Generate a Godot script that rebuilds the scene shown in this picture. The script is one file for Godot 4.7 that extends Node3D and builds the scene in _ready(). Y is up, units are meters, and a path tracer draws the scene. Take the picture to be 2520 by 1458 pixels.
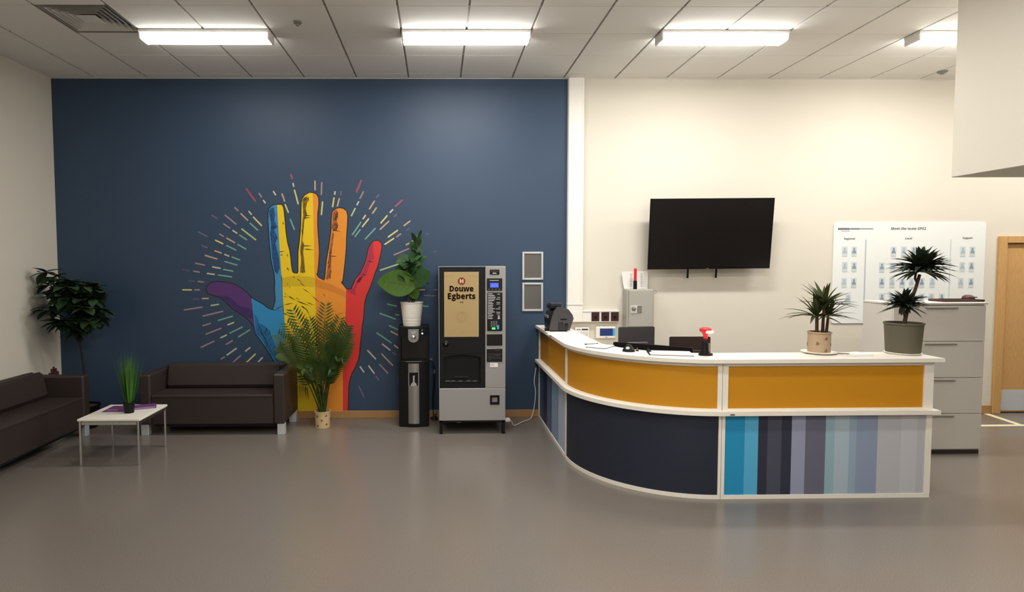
extends Node3D
# A reception: blue wall with a painted rainbow hand, waiting sofas, drinks machine and a curved reception desk.

var M := {}
var used := {}
var bold: SystemFont
var rng := RandomNumberGenerator.new()

func _ready() -> void:
	# camera
	var cam := Camera3D.new()
	cam.name = "camera"
	add_child(cam)
	cam.position = Vector3(0, 1.861, 7.1132)
	cam.rotation = Vector3(-0.0512, -0.0142, -0.0033)
	cam.set_frustum(0.05 * 1458.0 / 1479.37, Vector2(0.05 * 162.33 / 1479.37, -0.05 * 8.74 / 1479.37), 0.05, 60.0)
	cam.current = true
	# environment: a closed room, lit by its own lamps
	var env := Environment.new()
	env.background_mode = Environment.BG_COLOR
	env.background_color = Color(0.02, 0.02, 0.02)
	env.tonemap_mode = Environment.TONE_MAPPER_LINEAR
	env.tonemap_exposure = EXPOSURE
	env.sdfgi_enabled = true
	env.ssao_enabled = true
	env.ssil_enabled = true
	var we := WorldEnvironment.new()
	we.name = "environment"
	we.environment = env
	add_child(we)
	rng.seed = 11
	fonts()
	materials()
	shell()
	ceiling()
	lamps()
	ceiling_fittings()
	mural()
	sofas()
	desk()
	filing_cabinet()
	vending_machine()
	water_cooler()
	wall_things()
	coffee_table()
	behind_desk()
	counter_things()
	plants()
	cables()

# ---------------------------------------------------------------- materials
const EXPOSURE := 1.22
const LAMP_POWER := 2.5
const LAMP_GLOW := 25.0

func fonts() -> void:
	bold = SystemFont.new()
	bold.font_names = PackedStringArray(["Droid Sans"])
	bold.font_weight = 700

func mt(called: String, c: String, rough := 0.6, metal := 0.0, spec := 0.5) -> StandardMaterial3D:
	var m := StandardMaterial3D.new()
	m.resource_name = called
	m.albedo_color = Color(c)
	m.roughness = rough
	m.metallic = metal
	m.metallic_specular = spec
	M[called] = m
	return m

func leafy(called: String, c: String, rough := 0.5) -> void:
	var m := mt(called, c, rough)
	m.metallic_specular = 0.3
	m.backlight_enabled = true
	m.backlight = Color(c) * 0.35

func grainy(m: StandardMaterial3D, lo: String, hi: String, freq: float, scale: Vector3, size := 512, seed_ := 1) -> void:
	var n := FastNoiseLite.new()
	n.noise_type = FastNoiseLite.TYPE_SIMPLEX_SMOOTH
	n.frequency = freq
	n.fractal_octaves = 3
	n.seed = seed_
	var g := Gradient.new()
	g.set_color(0, Color(lo))
	g.set_color(1, Color(hi))
	var t := NoiseTexture2D.new()
	t.width = size
	t.height = size
	t.seamless = true
	t.noise = n
	t.color_ramp = g
	m.albedo_color = Color.WHITE
	m.albedo_texture = t
	m.uv1_triplanar = true
	m.uv1_world_triplanar = true
	m.uv1_scale = scale

func materials() -> void:
	grainy(mt("vinyl", "#736c65", 0.24, 0, 0.5), "#665f58", "#837b73", 0.09, Vector3(1.3, 1.3, 1.3), 1024, 5)
	mt("blue paint", "#35475d", 0.46, 0, 0.38)
	mt("white paint", "#d4cec1", 0.75, 0, 0.3)
	grainy(mt("tile", "#c9c6be", 0.9, 0, 0.2), "#e6e4df", "#f0eee9", 0.25, Vector3(1.5, 1.5, 1.5), 512, 9)
	mt("grid metal", "#9a9790", 0.6)
	grainy(mt("oak", "#b08048", 0.4, 0, 0.5), "#bc9058", "#cba26a", 0.02, Vector3(6, 0.8, 6), 512, 13)
	mt("skirting", "#a47b4e", 0.5)
	mt("lamp white", "#e4e2de", 0.5)
	for e in [["diffuser", 1.0], ["tired diffuser", 0.5]]:
		var d := mt(e[0], "#ffffff", 0.6)
		d.emission_enabled = true
		d.emission = Color("#fffcf7")
		d.emission_energy_multiplier = LAMP_GLOW * e[1]
	mt("vent", "#d9d7d2", 0.6)
	mt("dark void", "#1a1a1b", 0.9)
	mt("grey plastic", "#7d7b78", 0.5)
	mt("leatherette", "#332a27", 0.5, 0, 0.45)
	mt("steel", "#dfe3e6", 0.25, 1.0)
	mt("foot steel", "#e3e9ee", 0.25, 0.55)
	mt("brushed steel", "#a9a9a8", 0.38, 1.0)
	mt("satin white", "#ece6da", 0.4, 0, 0.5)
	mt("desk edge", "#d8d2c6", 0.45)
	grainy(mt("ochre panel", "#c07d12", 0.55, 0, 0.4), "#be8214", "#ca8c1a", 0.2, Vector3(4, 4, 4), 256, 21)
	mt("navy panel", "#252a38", 0.5, 0, 0.4)
	mt("cabinet grey", "#d2cdc5", 0.5)
	mt("cabinet dark", "#857f79", 0.5)
	mt("plinth", "#33272a", 0.6)
	mt("black", "#0c0c0d", 0.45, 0, 0.35)
	mt("gloss black", "#0d0d0f", 0.16)
	mt("dark plastic", "#121214", 0.5, 0, 0.35)
	mt("machine grey", "#989694", 0.45, 0.1)
	mt("gold print", "#ab9364", 0.5)
	mt("brown print", "#4f3517", 0.6)
	mt("red print", "#7a2418", 0.6)
	mt("cream print", "#dcc9a2", 0.6)
	mt("fawn print", "#a68a58", 0.6)
	mt("white print", "#c9c9c9", 0.6)
	mt("grey print", "#6b6b6d", 0.6)
	mt("dark print", "#3a3a3c", 0.6)
	mt("white plastic", "#e6e3dc", 0.45)
	mt("red brown", "#35181a", 0.4)
	mt("frame silver", "#c6c8ca", 0.35, 0.3)
	mt("slate print", "#5d5a56", 0.3)
	mt("tv screen", "#141110", 0.25, 0, 0.4)
	mt("charcoal", "#3b393b", 0.45)
	mt("brown black", "#241819", 0.4)
	mt("safe grey", "#a3a198", 0.5)
	mt("paper", "#ece9e3", 0.8)
	mt("board white", "#e3e6e4", 0.5)
	mt("card print", "#a8b6bf", 0.7)
	mt("card light", "#c6d0d6", 0.7)
	mt("card face", "#8494a0", 0.7)
	mt("lilac", "#6b3a74", 0.5)
	mt("pale lilac", "#a084a8", 0.5)
	mt("clay cream", "#cdb183", 0.7)
	mt("clay tan", "#b0987a", 0.75)
	mt("clay print", "#6e5c3e", 0.75)
	mt("clay mark", "#7d6040", 0.75)
	mt("clay olive", "#5b5645", 0.7)
	mt("soil", "#3a2b20", 0.95)
	mt("bark", "#4a3524", 0.85)
	mt("dark bark", "#221a16", 0.9)
	mt("green stem", "#3c4a20", 0.6)
	leafy("ficus leaf", "#243a26")
	leafy("ficus leaf pale", "#35492f")
	leafy("palm leaf", "#404e1b")
	leafy("palm leaf dark", "#2f4420")
	leafy("monstera leaf", "#395713", 0.5)
	leafy("fiddle leaf", "#2a4a26", 0.42)
	leafy("grass blade", "#47702c")
	leafy("dracaena leaf", "#39401f")
	leafy("dracaena dark", "#252e22")
	mt("tape", "#e6dfb8", 0.6)
	mt("brown tray", "#4a2f2a", 0.5)
	mt("dark red", "#5c2630", 0.6)
	mt("cable white", "#d8d4cc", 0.5)
	mt("hose", "#18181a", 0.4)
	mt("kick plate", "#c9cdd2", 0.4, 0.2)
	for e in [["blue screen", "#3a4cff", 1.2], ["green light", "#46ff6a", 1.6], ["cyan light", "#2a7a92", 0.8], ["navy screen", "#1a2c5e", 0.35], ["sky screen", "#2f86b4", 0.5], ["red light", "#c41c22", 0.12], ["hot red light", "#ff9a96", 1.5], ["white light", "#e8e8ff", 1.0]]:
		var m := mt(e[0], e[1], 0.4)
		m.emission_enabled = true
		m.emission = Color(e[1])
		m.emission_energy_multiplier = e[2]
	var gl := mt("clear plastic", "#ffffff", 0.08)
	gl.transparency = BaseMaterial3D.TRANSPARENCY_ALPHA
	gl.albedo_color = Color(1, 1, 1, 0.06)
	# wall paints of the mural
	for c in [["purple", "#54336b"], ["sky", "#2f84b4"], ["blue", "#3f83ae"], ["yellow", "#e0bd1c"], ["orange", "#db8a2e"], ["red", "#cf3431"], ["ochre", "#c7a81c"], ["rust", "#c9792a"], ["navy", "#1f4f83"], ["plum", "#3b2a5e"], ["plumred", "#a52a44"], ["deepblue", "#1d6597"], ["umber", "#7a6216"], ["sienna", "#a85f2c"], ["ink", "#22231f"], ["r", "#96485a"], ["p", "#9a7f86"], ["w", "#bdb8a2"], ["t", "#b89a7c"], ["y", "#ccc078"], ["g", "#6f9c8c"], ["l", "#a8bb84"], ["d", "#6e5f78"], ["v", "#54566e"]]:
		mt("mural " + c[0], c[1], 0.42, 0, 0.45)

# ---------------------------------------------------------------- builders
func S() -> SurfaceTool:
	var st := SurfaceTool.new()
	st.begin(Mesh.PRIMITIVE_TRIANGLES)
	st.set_smooth_group(-1)
	return st

func tri(st: SurfaceTool, a: Vector3, b: Vector3, c: Vector3, n: Vector3) -> void:
	st.add_vertex(a)
	if (c - a).cross(b - a).dot(n) < 0.0:
		st.add_vertex(c)
		st.add_vertex(b)
	else:
		st.add_vertex(b)
		st.add_vertex(c)

func quad(st: SurfaceTool, a: Vector3, b: Vector3, c: Vector3, d: Vector3, n: Vector3) -> void:
	tri(st, a, b, c, n)
	tri(st, a, c, d, n)

# a box of size s about c with its edges chamfered by b
func bx(st: SurfaceTool, c: Vector3, s: Vector3, b := 0.0, t := Transform3D.IDENTITY) -> void:
	st.set_smooth_group(-1)
	var h := s * 0.5
	b = minf(b, minf(h.x, minf(h.y, h.z)) * 0.95)
	var v := func(sx: float, sy: float, sz: float, k: int) -> Vector3:
		var p := Vector3(h.x - b, h.y - b, h.z - b)
		p[k] = h[k]
		return t * (c + Vector3(sx * p.x, sy * p.y, sz * p.z))
	for k in 3:
		var i := (k + 1) % 3
		var j := (k + 2) % 3
		for sg in [-1.0, 1.0]:
			var q := []
			for pr in [[-1.0, -1.0], [1.0, -1.0], [1.0, 1.0], [-1.0, 1.0]]:
				var e := Vector3.ZERO
				e[k] = sg
				e[i] = pr[0]
				e[j] = pr[1]
				q.append(v.call(e.x, e.y, e.z, k))
			var n := Vector3.ZERO
			n[k] = sg
			quad(st, q[0], q[1], q[2], q[3], t.basis * n)
	if b <= 0.0:
		return
	for k in 3:
		var i := (k + 1) % 3
		var j := (k + 2) % 3
		for si in [-1.0, 1.0]:
			for sj in [-1.0, 1.0]:
				var lo := Vector3.ZERO
				lo[i] = si
				lo[j] = sj
				lo[k] = -1.0
				var hi := lo
				hi[k] = 1.0
				var n := lo
				n[k] = 0.0
				quad(st, v.call(lo.x, lo.y, lo.z, i), v.call(lo.x, lo.y, lo.z, j), v.call(hi.x, hi.y, hi.z, j), v.call(hi.x, hi.y, hi.z, i), t.basis * n)
	for sx in [-1.0, 1.0]:
		for sy in [-1.0, 1.0]:
			for sz in [-1.0, 1.0]:
				tri(st, v.call(sx, sy, sz, 0), v.call(sx, sy, sz, 1), v.call(sx, sy, sz, 2), t.basis * Vector3(sx, sy, sz))

# box between two corners
func bb(st: SurfaceTool, x0: float, x1: float, y0: float, y1: float, z0: float, z1: float, b := 0.0) -> void:
	bx(st, Vector3(x0 + x1, y0 + y1, z0 + z1) * 0.5, Vector3(absf(x1 - x0), absf(y1 - y0), absf(z1 - z0)), b)

# profile of (radius, height) pairs spun about the y axis
func lathe(st: SurfaceTool, prof: Array, seg := 32, at := Vector3.ZERO, sharp := true, t := Basis.IDENTITY) -> void:
	for i in prof.size() - 1:
		st.set_smooth_group(1 + i if sharp else 1)
		var a: Vector2 = prof[i]
		var b: Vector2 = prof[i + 1]
		var across := Vector2(b.y - a.y, a.x - b.x)
		for k in seg:
			var p := TAU * k / seg
			var q := TAU * ((k + 1) % seg) / seg
			var m := (p + TAU * (k + 1) / seg) * 0.5
			var u := Vector3(cos(p), 0, sin(p))
			var w := Vector3(cos(q), 0, sin(q))
			var n := t * Vector3(cos(m) * across.x, across.y, sin(m) * across.x)
			var a0 := at + t * (u * a.x + Vector3(0, a.y, 0))
			var a1 := at + t * (w * a.x + Vector3(0, a.y, 0))
			var b0 := at + t * (u * b.x + Vector3(0, b.y, 0))
			var b1 := at + t * (w * b.x + Vector3(0, b.y, 0))
			if a.x > 1e-6:
				tri(st, a0, a1, b0, n)
			if b.x > 1e-6:
				tri(st, a1, b1, b0, n)

func tube(st: SurfaceTool, pts: Array, r0: float, r1 := -1.0, seg := 8) -> void:
	st.set_smooth_group(1)
	if r1 < 0.0:
		r1 = r0
	var rings := []
	var side := Vector3.ZERO
	for i in pts.size():
		var d: Vector3 = (pts[mini(i + 1, pts.size() - 1)] - pts[maxi(i - 1, 0)]).normalized()
		if side == Vector3.ZERO:
			side = d.cross(Vector3.UP if absf(d.y) < 0.9 else Vector3.RIGHT).normalized()
		side = (side - d * side.dot(d)).normalized()
		var up := d.cross(side)
		var r := lerpf(r0, r1, float(i) / maxi(1, pts.size() - 1))
		var ring := []
		for k in seg:
			ring.append(pts[i] + (side * cos(TAU * k / seg) + up * sin(TAU * k / seg)) * r)
		rings.append(ring)
	for i in pts.size() - 1:
		var c: Vector3 = (pts[i] + pts[i + 1]) * 0.5
		for k in seg:
			var l := (k + 1) % seg
			var n: Vector3 = (rings[i][k] + rings[i + 1][l]) * 0.5 - c
			quad(st, rings[i][k], rings[i][l], rings[i + 1][l], rings[i + 1][k], n)
	st.set_smooth_group(-1)
	for e in [0, pts.size() - 1]:
		var n: Vector3 = pts[0] - pts[1] if e == 0 else pts[e] - pts[e - 1]
		for k in range(1, seg - 1):
			tri(st, rings[e][0], rings[e][k], rings[e][k + 1], n)

# polygon in the xy plane given depth from z0 to z1
func prism(st: SurfaceTool, poly: PackedVector2Array, z0: float, z1: float, t := Transform3D.IDENTITY) -> void:
	st.set_smooth_group(-1)
	var ids := Geometry2D.triangulate_polygon(poly)
	var f := func(i: int, z: float) -> Vector3: return t * Vector3(poly[i].x, poly[i].y, z)
	for k in range(0, ids.size(), 3):
		tri(st, f.call(ids[k], z1), f.call(ids[k + 1], z1), f.call(ids[k + 2], z1), t.basis * Vector3(0, 0, signf(z1 - z0)))
		tri(st, f.call(ids[k], z0), f.call(ids[k + 1], z0), f.call(ids[k + 2], z0), t.basis * Vector3(0, 0, signf(z0 - z1)))
	var turn := -1.0 if Geometry2D.is_polygon_clockwise(poly) else 1.0
	for i in poly.size():
		var j := (i + 1) % poly.size()
		var e := poly[j] - poly[i]
		quad(st, f.call(i, z0), f.call(j, z0), f.call(j, z1), f.call(i, z1), t.basis * Vector3(e.y, -e.x, 0) * turn)

func pv(list: Array) -> PackedVector2Array:
	var p := PackedVector2Array()
	for i in range(0, list.size(), 2):
		p.append(Vector2(list[i], list[i + 1]))
	return p

# a leaf from base to tip along an arc: half-width w at its widest, folded along the midrib
func leaf(st: SurfaceTool, base: Vector3, tip: Vector3, w: float, lift: float, n := 6, blunt := 0.5, fold := 0.25, face := Vector3.UP) -> void:
	st.set_smooth_group(1)
	var mid := (base + tip) * 0.5 + Vector3.UP * lift
	var row := []
	for i in n + 1:
		var u := float(i) / n
		var p := base.lerp(mid, u).lerp(mid.lerp(tip, u), u)
		var d := (mid - base).lerp(tip - mid, u).normalized()
		var side := d.cross(face)
		side = side.normalized() if side.length() > 0.05 else d.cross(Vector3.BACK).normalized()
		var up := side.cross(d).normalized()
		var h := w * pow(maxf(sin(PI * pow(u, blunt)), 0.0), 0.8) + w * 0.03
		row.append([p - side * h + up * h * fold, p, p + side * h + up * h * fold, up])
	for i in n:
		for k in 2:
			quad(st, row[i][k], row[i][k + 1], row[i + 1][k + 1], row[i + 1][k], row[i][3])

func rrect(x0: float, x1: float, y0: float, y1: float, r: float, n := 5) -> PackedVector2Array:
	var p := PackedVector2Array()
	for c in [[x1 - r, y1 - r, 0.0], [x0 + r, y1 - r, 0.5], [x0 + r, y0 + r, 1.0], [x1 - r, y0 + r, 1.5]]:
		for i in n + 1:
			var a: float = PI * (c[2] + 0.5 * i / n)
			p.append(Vector2(c[0] + r * cos(a), c[1] + r * sin(a)))
	return p

func numbered(called: String, parent: Node) -> String:
	var key := str(parent.get_instance_id()) + called
	used[key] = used.get(key, -1) + 1
	return called if used[key] == 0 else "%s_%03d" % [called, used[key]]

func obj(called: String, st: SurfaceTool, m: String, parent: Node = self) -> MeshInstance3D:
	st.generate_normals()
	return put(called, st.commit(), m, parent)

func put(called: String, mesh: Mesh, m: String, parent: Node = self) -> MeshInstance3D:
	var o := MeshInstance3D.new()
	o.mesh = mesh
	o.material_override = M[m]
	o.cast_shadow = GeometryInstance3D.SHADOW_CASTING_SETTING_ON
	o.name = numbered(called, parent)
	parent.add_child(o, true)
	return o

func tag(o: Node, label: String, category: String, group := "") -> void:
	o.set_meta("label", label)
	o.set_meta("category", category)
	if group:
		o.set_meta("group", group)

func thing(called: String, label: String, category: String, at := Vector3.ZERO, turn := 0.0, group := "") -> Node3D:
	var o := Node3D.new()
	o.name = numbered(called, self)
	add_child(o, true)
	o.position = at
	o.rotation.y = turn
	tag(o, label, category, group)
	return o

func struct(called: String) -> Node3D:
	var o := Node3D.new()
	o.name = called
	add_child(o, true)
	o.set_meta("kind", "structure")
	return o

func part(called: String, m: String, parent: Node, x0: float, x1: float, y0: float, y1: float, z0: float, z1: float, b := 0.0) -> MeshInstance3D:
	var st := S()
	bb(st, x0, x1, y0, y1, z0, z1, b)
	return obj(called, st, m, parent)

func lettering(called: String, said: String, m: String, parent: Node, at: Vector3, wide: float, deep := 0.002, swell := 0.0) -> MeshInstance3D:
	var tm := TextMesh.new()
	tm.text = said
	tm.font = bold
	tm.font_size = 48
	tm.pixel_size = 0.001
	tm.depth = deep
	tm.pixel_size = 0.001 * wide / maxf(tm.get_aabb().size.x, 0.0001)
	var o: MeshInstance3D
	if swell > 0.0:
		# thicker strokes: the same letters set a hair apart
		var st := SurfaceTool.new()
		for d in [[0, 0], [-1, 0], [1, 0], [0, 1], [0, -1], [0.7, 0.7], [-0.7, 0.7], [0.7, -0.7], [-0.7, -0.7]]:
			st.append_from(tm, 0, Transform3D(Basis.IDENTITY, Vector3(d[0] * swell, d[1] * swell, absf(d[0]) * 0.0001)))
		o = put(called, st.commit(), m, parent)
	else:
		o = put(called, tm, m, parent)
	o.position = at
	return o

# ---------------------------------------------------------------- the room
const LEFT := -4.447
const RIGHT := 9.0
const NEAR := 10.0
const HIGH := 3.989

func shell() -> void:
	var fl := struct("floor")
	part("vinyl_sheet", "vinyl", fl, LEFT - 0.2, RIGHT + 0.2, -0.2, 0.0, -0.2, NEAR + 0.2)
	var wb := struct("wall_back")
	part("blue_paint", "blue paint", wb, LEFT - 0.2, 1.53, 0.0, 4.2, -0.2, 0.0)
	part("white_paint", "white paint", wb, 1.53, 6.77, 0.0, 4.2, -0.2, 0.0)
	part("white_paint", "white paint", wb, 6.77, 7.73, 2.09, 4.2, -0.2, 0.0)
	part("white_paint", "white paint", wb, 7.73, RIGHT + 0.2, 0.0, 4.2, -0.2, 0.0)
	var wl := struct("wall_left")
	part("white_paint", "white paint", wl, LEFT - 0.2, LEFT, 0.0, 4.2, 0.0, NEAR)
	var wr := struct("wall_right")
	part("white_paint", "white paint", wr, RIGHT, RIGHT + 0.2, 0.0, 4.2, 0.0, NEAR)
	var wf := struct("wall_front")
	part("white_paint", "white paint", wf, LEFT - 0.2, RIGHT + 0.2, 0.0, 4.2, NEAR, NEAR + 0.2)
	var bk := struct("wall_bulkhead")
	part("bulkhead_face", "white paint", bk, 4.13, RIGHT, 2.524, 4.04, 2.3, NEAR, 0.004)
	var bs := struct("baseboard_back")
	part("board", "skirting", bs, LEFT, 1.53, 0.0, 0.088, 0.0, 0.018, 0.003)
	part("board", "skirting", bs, 1.53, 6.70, 0.0, 0.1, 0.0, 0.018, 0.003)
	part("board", "skirting", bs, 7.81, RIGHT, 0.0, 0.1, 0.0, 0.018, 0.003)
	var bl := struct("baseboard_left")
	part("board", "skirting", bl, LEFT, LEFT + 0.018, 0.0, 0.088, 0.02, NEAR, 0.003)
	var dr := struct("door_1")
	part("jamb", "oak", dr, 6.70, 6.80, 0.0, 2.145, -0.1, 0.03, 0.006)
	part("jamb", "oak", dr, 7.71, 7.81, 0.0, 2.145, -0.1, 0.03, 0.006)
	part("lintel", "oak", dr, 6.80, 7.71, 2.06, 2.145, -0.1, 0.03, 0.006)
	part("slab", "oak", dr, 6.805, 7.705, 0.012, 2.055, -0.07, -0.02, 0.003)
	part("doorstop", "oak", dr, 6.80, 6.825, 0.0, 2.06, -0.02, 0.0)
	part("kick_plate", "kick plate", dr, 6.83, 7.69, 0.03, 0.285, -0.02, -0.016)
	for y in [1.86, 1.02, 0.25]:
		part("hinge", "steel", dr, 6.795, 6.812, y - 0.05, y + 0.05, -0.022, -0.004, 0.003)
	part("back_panel", "dark void", dr, 6.77, 7.73, 0.0, 2.1, -0.2, -0.15)
	# tape lines on the floor before the door
	var tp := thing("floor_tape", "cream tape lines meeting at a corner on the floor before the oak door", "tape")
	var st := S()
	prism(st, pv([6.60, -0.02, 6.67, -0.02, 6.595, -0.50, 6.53, -0.50]), 0.0, 0.0015, Transform3D(Basis(Vector3(1, 0, 0), -PI / 2), Vector3.ZERO))
	obj("strip", st, "tape", tp)
	part("strip", "tape", tp, 6.0, 7.4, 0.0, 0.0015, 0.50, 0.56)

func ceiling() -> void:
	var ce := struct("ceiling")
	part("slab", "white paint", ce, LEFT - 0.2, RIGHT + 0.2, 4.12, 4.32, -0.2, NEAR + 0.2)
	var xs := [LEFT]
	for i in range(0, 22):
		if -3.925 + 0.6 * i < RIGHT - 0.05:
			xs.append(-3.925 + 0.6 * i)
	xs.append(RIGHT)
	var zs := [0.0]
	for k in 17:
		if 0.1925 + 0.6 * k < NEAR - 0.05:
			zs.append(0.1925 + 0.6 * k)
	zs.append(NEAR)
	var kept := {}
	var far := S()
	for i in xs.size() - 1:
		for k in zs.size() - 1:
			var w: float = xs[i + 1] - xs[i] - 0.02
			var d: float = zs[k + 1] - zs[k] - 0.006
			var c := Vector3((xs[i] + xs[i + 1]) * 0.5, HIGH, (zs[k] + zs[k + 1]) * 0.5)
			if c.x > 4.13 and c.z > 2.3:
				continue
			if absf(c.x + 3.025) < 0.05 and absf(c.z - 1.6925) < 0.05:
				continue
			if c.z > 2.6 or c.x > 6.4:
				bb(far, c.x - w / 2, c.x + w / 2, HIGH, HIGH + 0.02, c.z - d / 2, c.z + d / 2)
				continue
			var key := "%.3f %.3f" % [w, d]
			if not kept.has(key):
				var st := S()
				bx(st, Vector3(0, 0.01, 0), Vector3(w, 0.02, d), 0.002)
				st.generate_normals()
				kept[key] = st.commit()
			put("tile", kept[key], "tile", ce).position = c
	obj("tile_field", far, "tile", ce).set_meta("kind", "stuff")
	for x in xs:
		if x > LEFT and x < RIGHT:
			part("runner", "grid metal", ce, x - 0.019, x + 0.019, HIGH + 0.012, HIGH + 0.04, 0.0, NEAR if x < 4.1 else 2.3)
	for z in zs:
		if z > 0.0 and z < NEAR:
			part("cross_bar", "grid metal", ce, LEFT, RIGHT if z < 2.3 else 4.13, HIGH + 0.004, HIGH + 0.03, z - 0.008, z + 0.008)
	# edge trim along the walls
	part("edge_angle", "lamp white", ce, LEFT, RIGHT, HIGH - 0.003, HIGH + 0.02, 0.0, 0.014)
	part("edge_angle", "lamp white", ce, LEFT, LEFT + 0.014, HIGH - 0.003, HIGH + 0.02, 0.0, NEAR)

func lamps() -> void:
	var cols := [-2.125, 0.275, 2.675, 5.075, 7.475]
	var rows := [1.3925, 3.7925, 6.1925, 8.5925]
	# two lamps have tired tubes and give less than the others
	var said := ["ceiling light nearest the square air vent, over the sofas", "ceiling light over the coffee machine", "ceiling light over the curved reception desk", "ceiling light half hidden by the white bulkhead", "ceiling light behind the white bulkhead, above the oak door"]
	for k in rows.size():
		for i in cols.size():
			if k > 0 and (i > 2 or i < 1):
				continue
			var label: String = "long white glowing " + said[i]
			if k > 0:
				label = "long white ceiling light, %s row from the mural wall, %s" % [["second", "third", "fourth"][k - 1], ["by the sofas", "over the open floor", "beside the bulkhead"][i]]
			var t := thing("ceiling_light", label, "light", Vector3(cols[i], HIGH, rows[k]), 0.0, "ceiling lights")
			part("housing", "lamp white", t, -0.595, 0.595, -0.028, 0.0, -0.098, 0.098, 0.004)
			var st := S()
			# bowed diffuser: rounded trough
			var prof := PackedVector2Array()
			for n in 13:
				var a := PI * n / 12.0
				prof.append(Vector2(-0.09 * signf(cos(a)) * pow(absf(cos(a)), 0.5), -0.028 - 0.062 * pow(sin(a), 0.6)))
			prism(st, prof, -0.575, 0.575, Transform3D(Basis(Vector3.UP, PI / 2), Vector3.ZERO))
			var tired: bool = i == 0 or (k == 1 and i == 2)
			obj("diffuser", st, "tired diffuser" if tired else "diffuser", t)
			for s in [-1.0, 1.0]:
				part("end_cap", "lamp white", t, s * 0.575, s * 0.597, -0.086, -0.02, -0.09, 0.09, 0.006)
			var li := AreaLight3D.new()
			li.name = "lamp_glow"
			li.area_size = Vector2(1.14, 0.16)
			li.area_normalize_energy = true
			li.light_energy = LAMP_POWER * (0.5 if tired else 1.0)
			li.light_color = Color("#fffcf7")
			li.area_range = 30.0
			li.shadow_enabled = true
			t.add_child(li)
			li.position = Vector3(0, -0.094, 0)
			li.rotation.x = -PI / 2

func ceiling_fittings() -> void:
	var v := thing("air_vent", "square louvred air vent in the ceiling near the leftmost light", "vent", Vector3(-3.025, HIGH, 1.6925))
	part("box", "grey plastic", v, -0.29, 0.29, 0.08, 0.1, -0.29, 0.29)
	for s in [-1.0, 1.0]:
		part("box_side", "grey plastic", v, s * 0.29, s * 0.3, 0.0, 0.1, -0.3, 0.3)
		part("box_side", "grey plastic", v, -0.29, 0.29, 0.0, 0.1, s * 0.29, s * 0.3)
	for k in 5:
		var r0 := 0.296 - 0.043 * k
		var r1 := r0 - 0.036
		var st := S()
		for q in 4:
			var t := Transform3D(Basis(Vector3.UP, q * PI / 2), Vector3.ZERO)
			for e in [0.0, 0.003]:
				var a := t * Vector3(-r0, 0.0 + e, r0)
				var b := t * Vector3(r0, 0.0 + e, r0)
				var c := t * Vector3(r1, 0.045 + e, r1)
				var d := t * Vector3(-r1, 0.045 + e, r1)
				quad(st, a, b, c, d, Vector3.DOWN if e == 0.0 else Vector3.UP)
		obj("louvre", st, "vent", v)
	part("centre_plate", "vent", v, -0.085, 0.085, 0.0, 0.004, -0.085, 0.085, 0.001)
	for d in [[-1.23, 1.657, "small round grey sensor on a ceiling tile between two lights over the mural", 0.036], [5.70, 0.30, "small grey sensor on the ceiling where the bulkhead meets the white wall", 0.05]]:
		var s := thing("ceiling_sensor", d[2], "sensor", Vector3(d[0], HIGH, d[1]))
		var st := S()
		lathe(st, [Vector2(0, 0), Vector2(d[3], 0.0), Vector2(d[3], -0.012), Vector2(d[3] * 0.8, -0.02), Vector2(0, -0.02)], 24)
		obj("base", st, "grey plastic", s)
		st = S()
		lathe(st, [Vector2(d[3] * 0.5, -0.02), Vector2(d[3] * 0.42, -0.035), Vector2(0, -0.038)], 20)
		obj("lens", st, "grey plastic", s)

func mural() -> void:
	var t := thing("hand_mural", "raised open hand painted in rainbow stripes with radiating dashes on the blue wall", "mural", Vector3(0, 0, 0.0006))
	var names := {"purple": "purple_thumb", "sky": "blue_palm_edge", "blue": "blue_finger_side", "yellow": "yellow_stripe", "orange": "orange_stripe", "red": "red_finger"}
	var out := S()
	for k in HAND:
		var p := pv(HAND[k])
		for o in Geometry2D.offset_polygon(p, 0.011, Geometry2D.JOIN_ROUND):
			prism(out, o, 0.0, 0.0008)
		var st := S()
		prism(st, p, 0.0, 0.0016)
		obj(names[k], st, "mural " + k, t)
	obj("outline", out, "mural ink", t)
	for k in SHADES:
		var st := S()
		prism(st, pv(SHADES[k][1]), 0.0015, 0.0022)
		obj("shaded_patch", st, "mural " + SHADES[k][0], t)
	var ik := S()
	for i in range(0, INKS.size(), 5):
		dash(ik, Vector2(INKS[i], INKS[i + 1]), Vector2(INKS[i + 2], INKS[i + 3]), INKS[i + 4] * 0.5, 0.0015, 0.0028, true)
	# fine hatching along the shaded sides of the fingers
	for k in SHADES:
		if SHADES[k][0] in ["navy", "umber", "sienna", "deepblue"]:
			var p := pv(SHADES[k][1])
			var r := Rect2(p[0], Vector2.ZERO)
			for q in p:
				r = r.expand(q)
			var n := 0
			for tries in 900:
				var c := r.position + Vector2(rng.randf(), rng.randf()) * r.size
				if n < 46 and Geometry2D.is_point_in_polygon(c, p):
					var d := Vector2(rng.randf_range(-0.012, 0.012), rng.randf_range(0.012, 0.04))
					dash(ik, c - d, c + d, rng.randf_range(0.0015, 0.004), 0.0015, 0.0028, true)
					n += 1
	obj("ink_line", ik, "mural ink", t).set_meta("kind", "stuff")
	for c in RAYS:
		for i in range(0, RAYS[c].size(), 4):
			var st := S()
			dash(st, Vector2(RAYS[c][i], RAYS[c][i + 1]), Vector2(RAYS[c][i + 2], RAYS[c][i + 3]), 0.011 if c == "r" else 0.0085, 0.0, 0.0012, false)
			obj("ray", st, "mural " + c, t)

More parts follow.
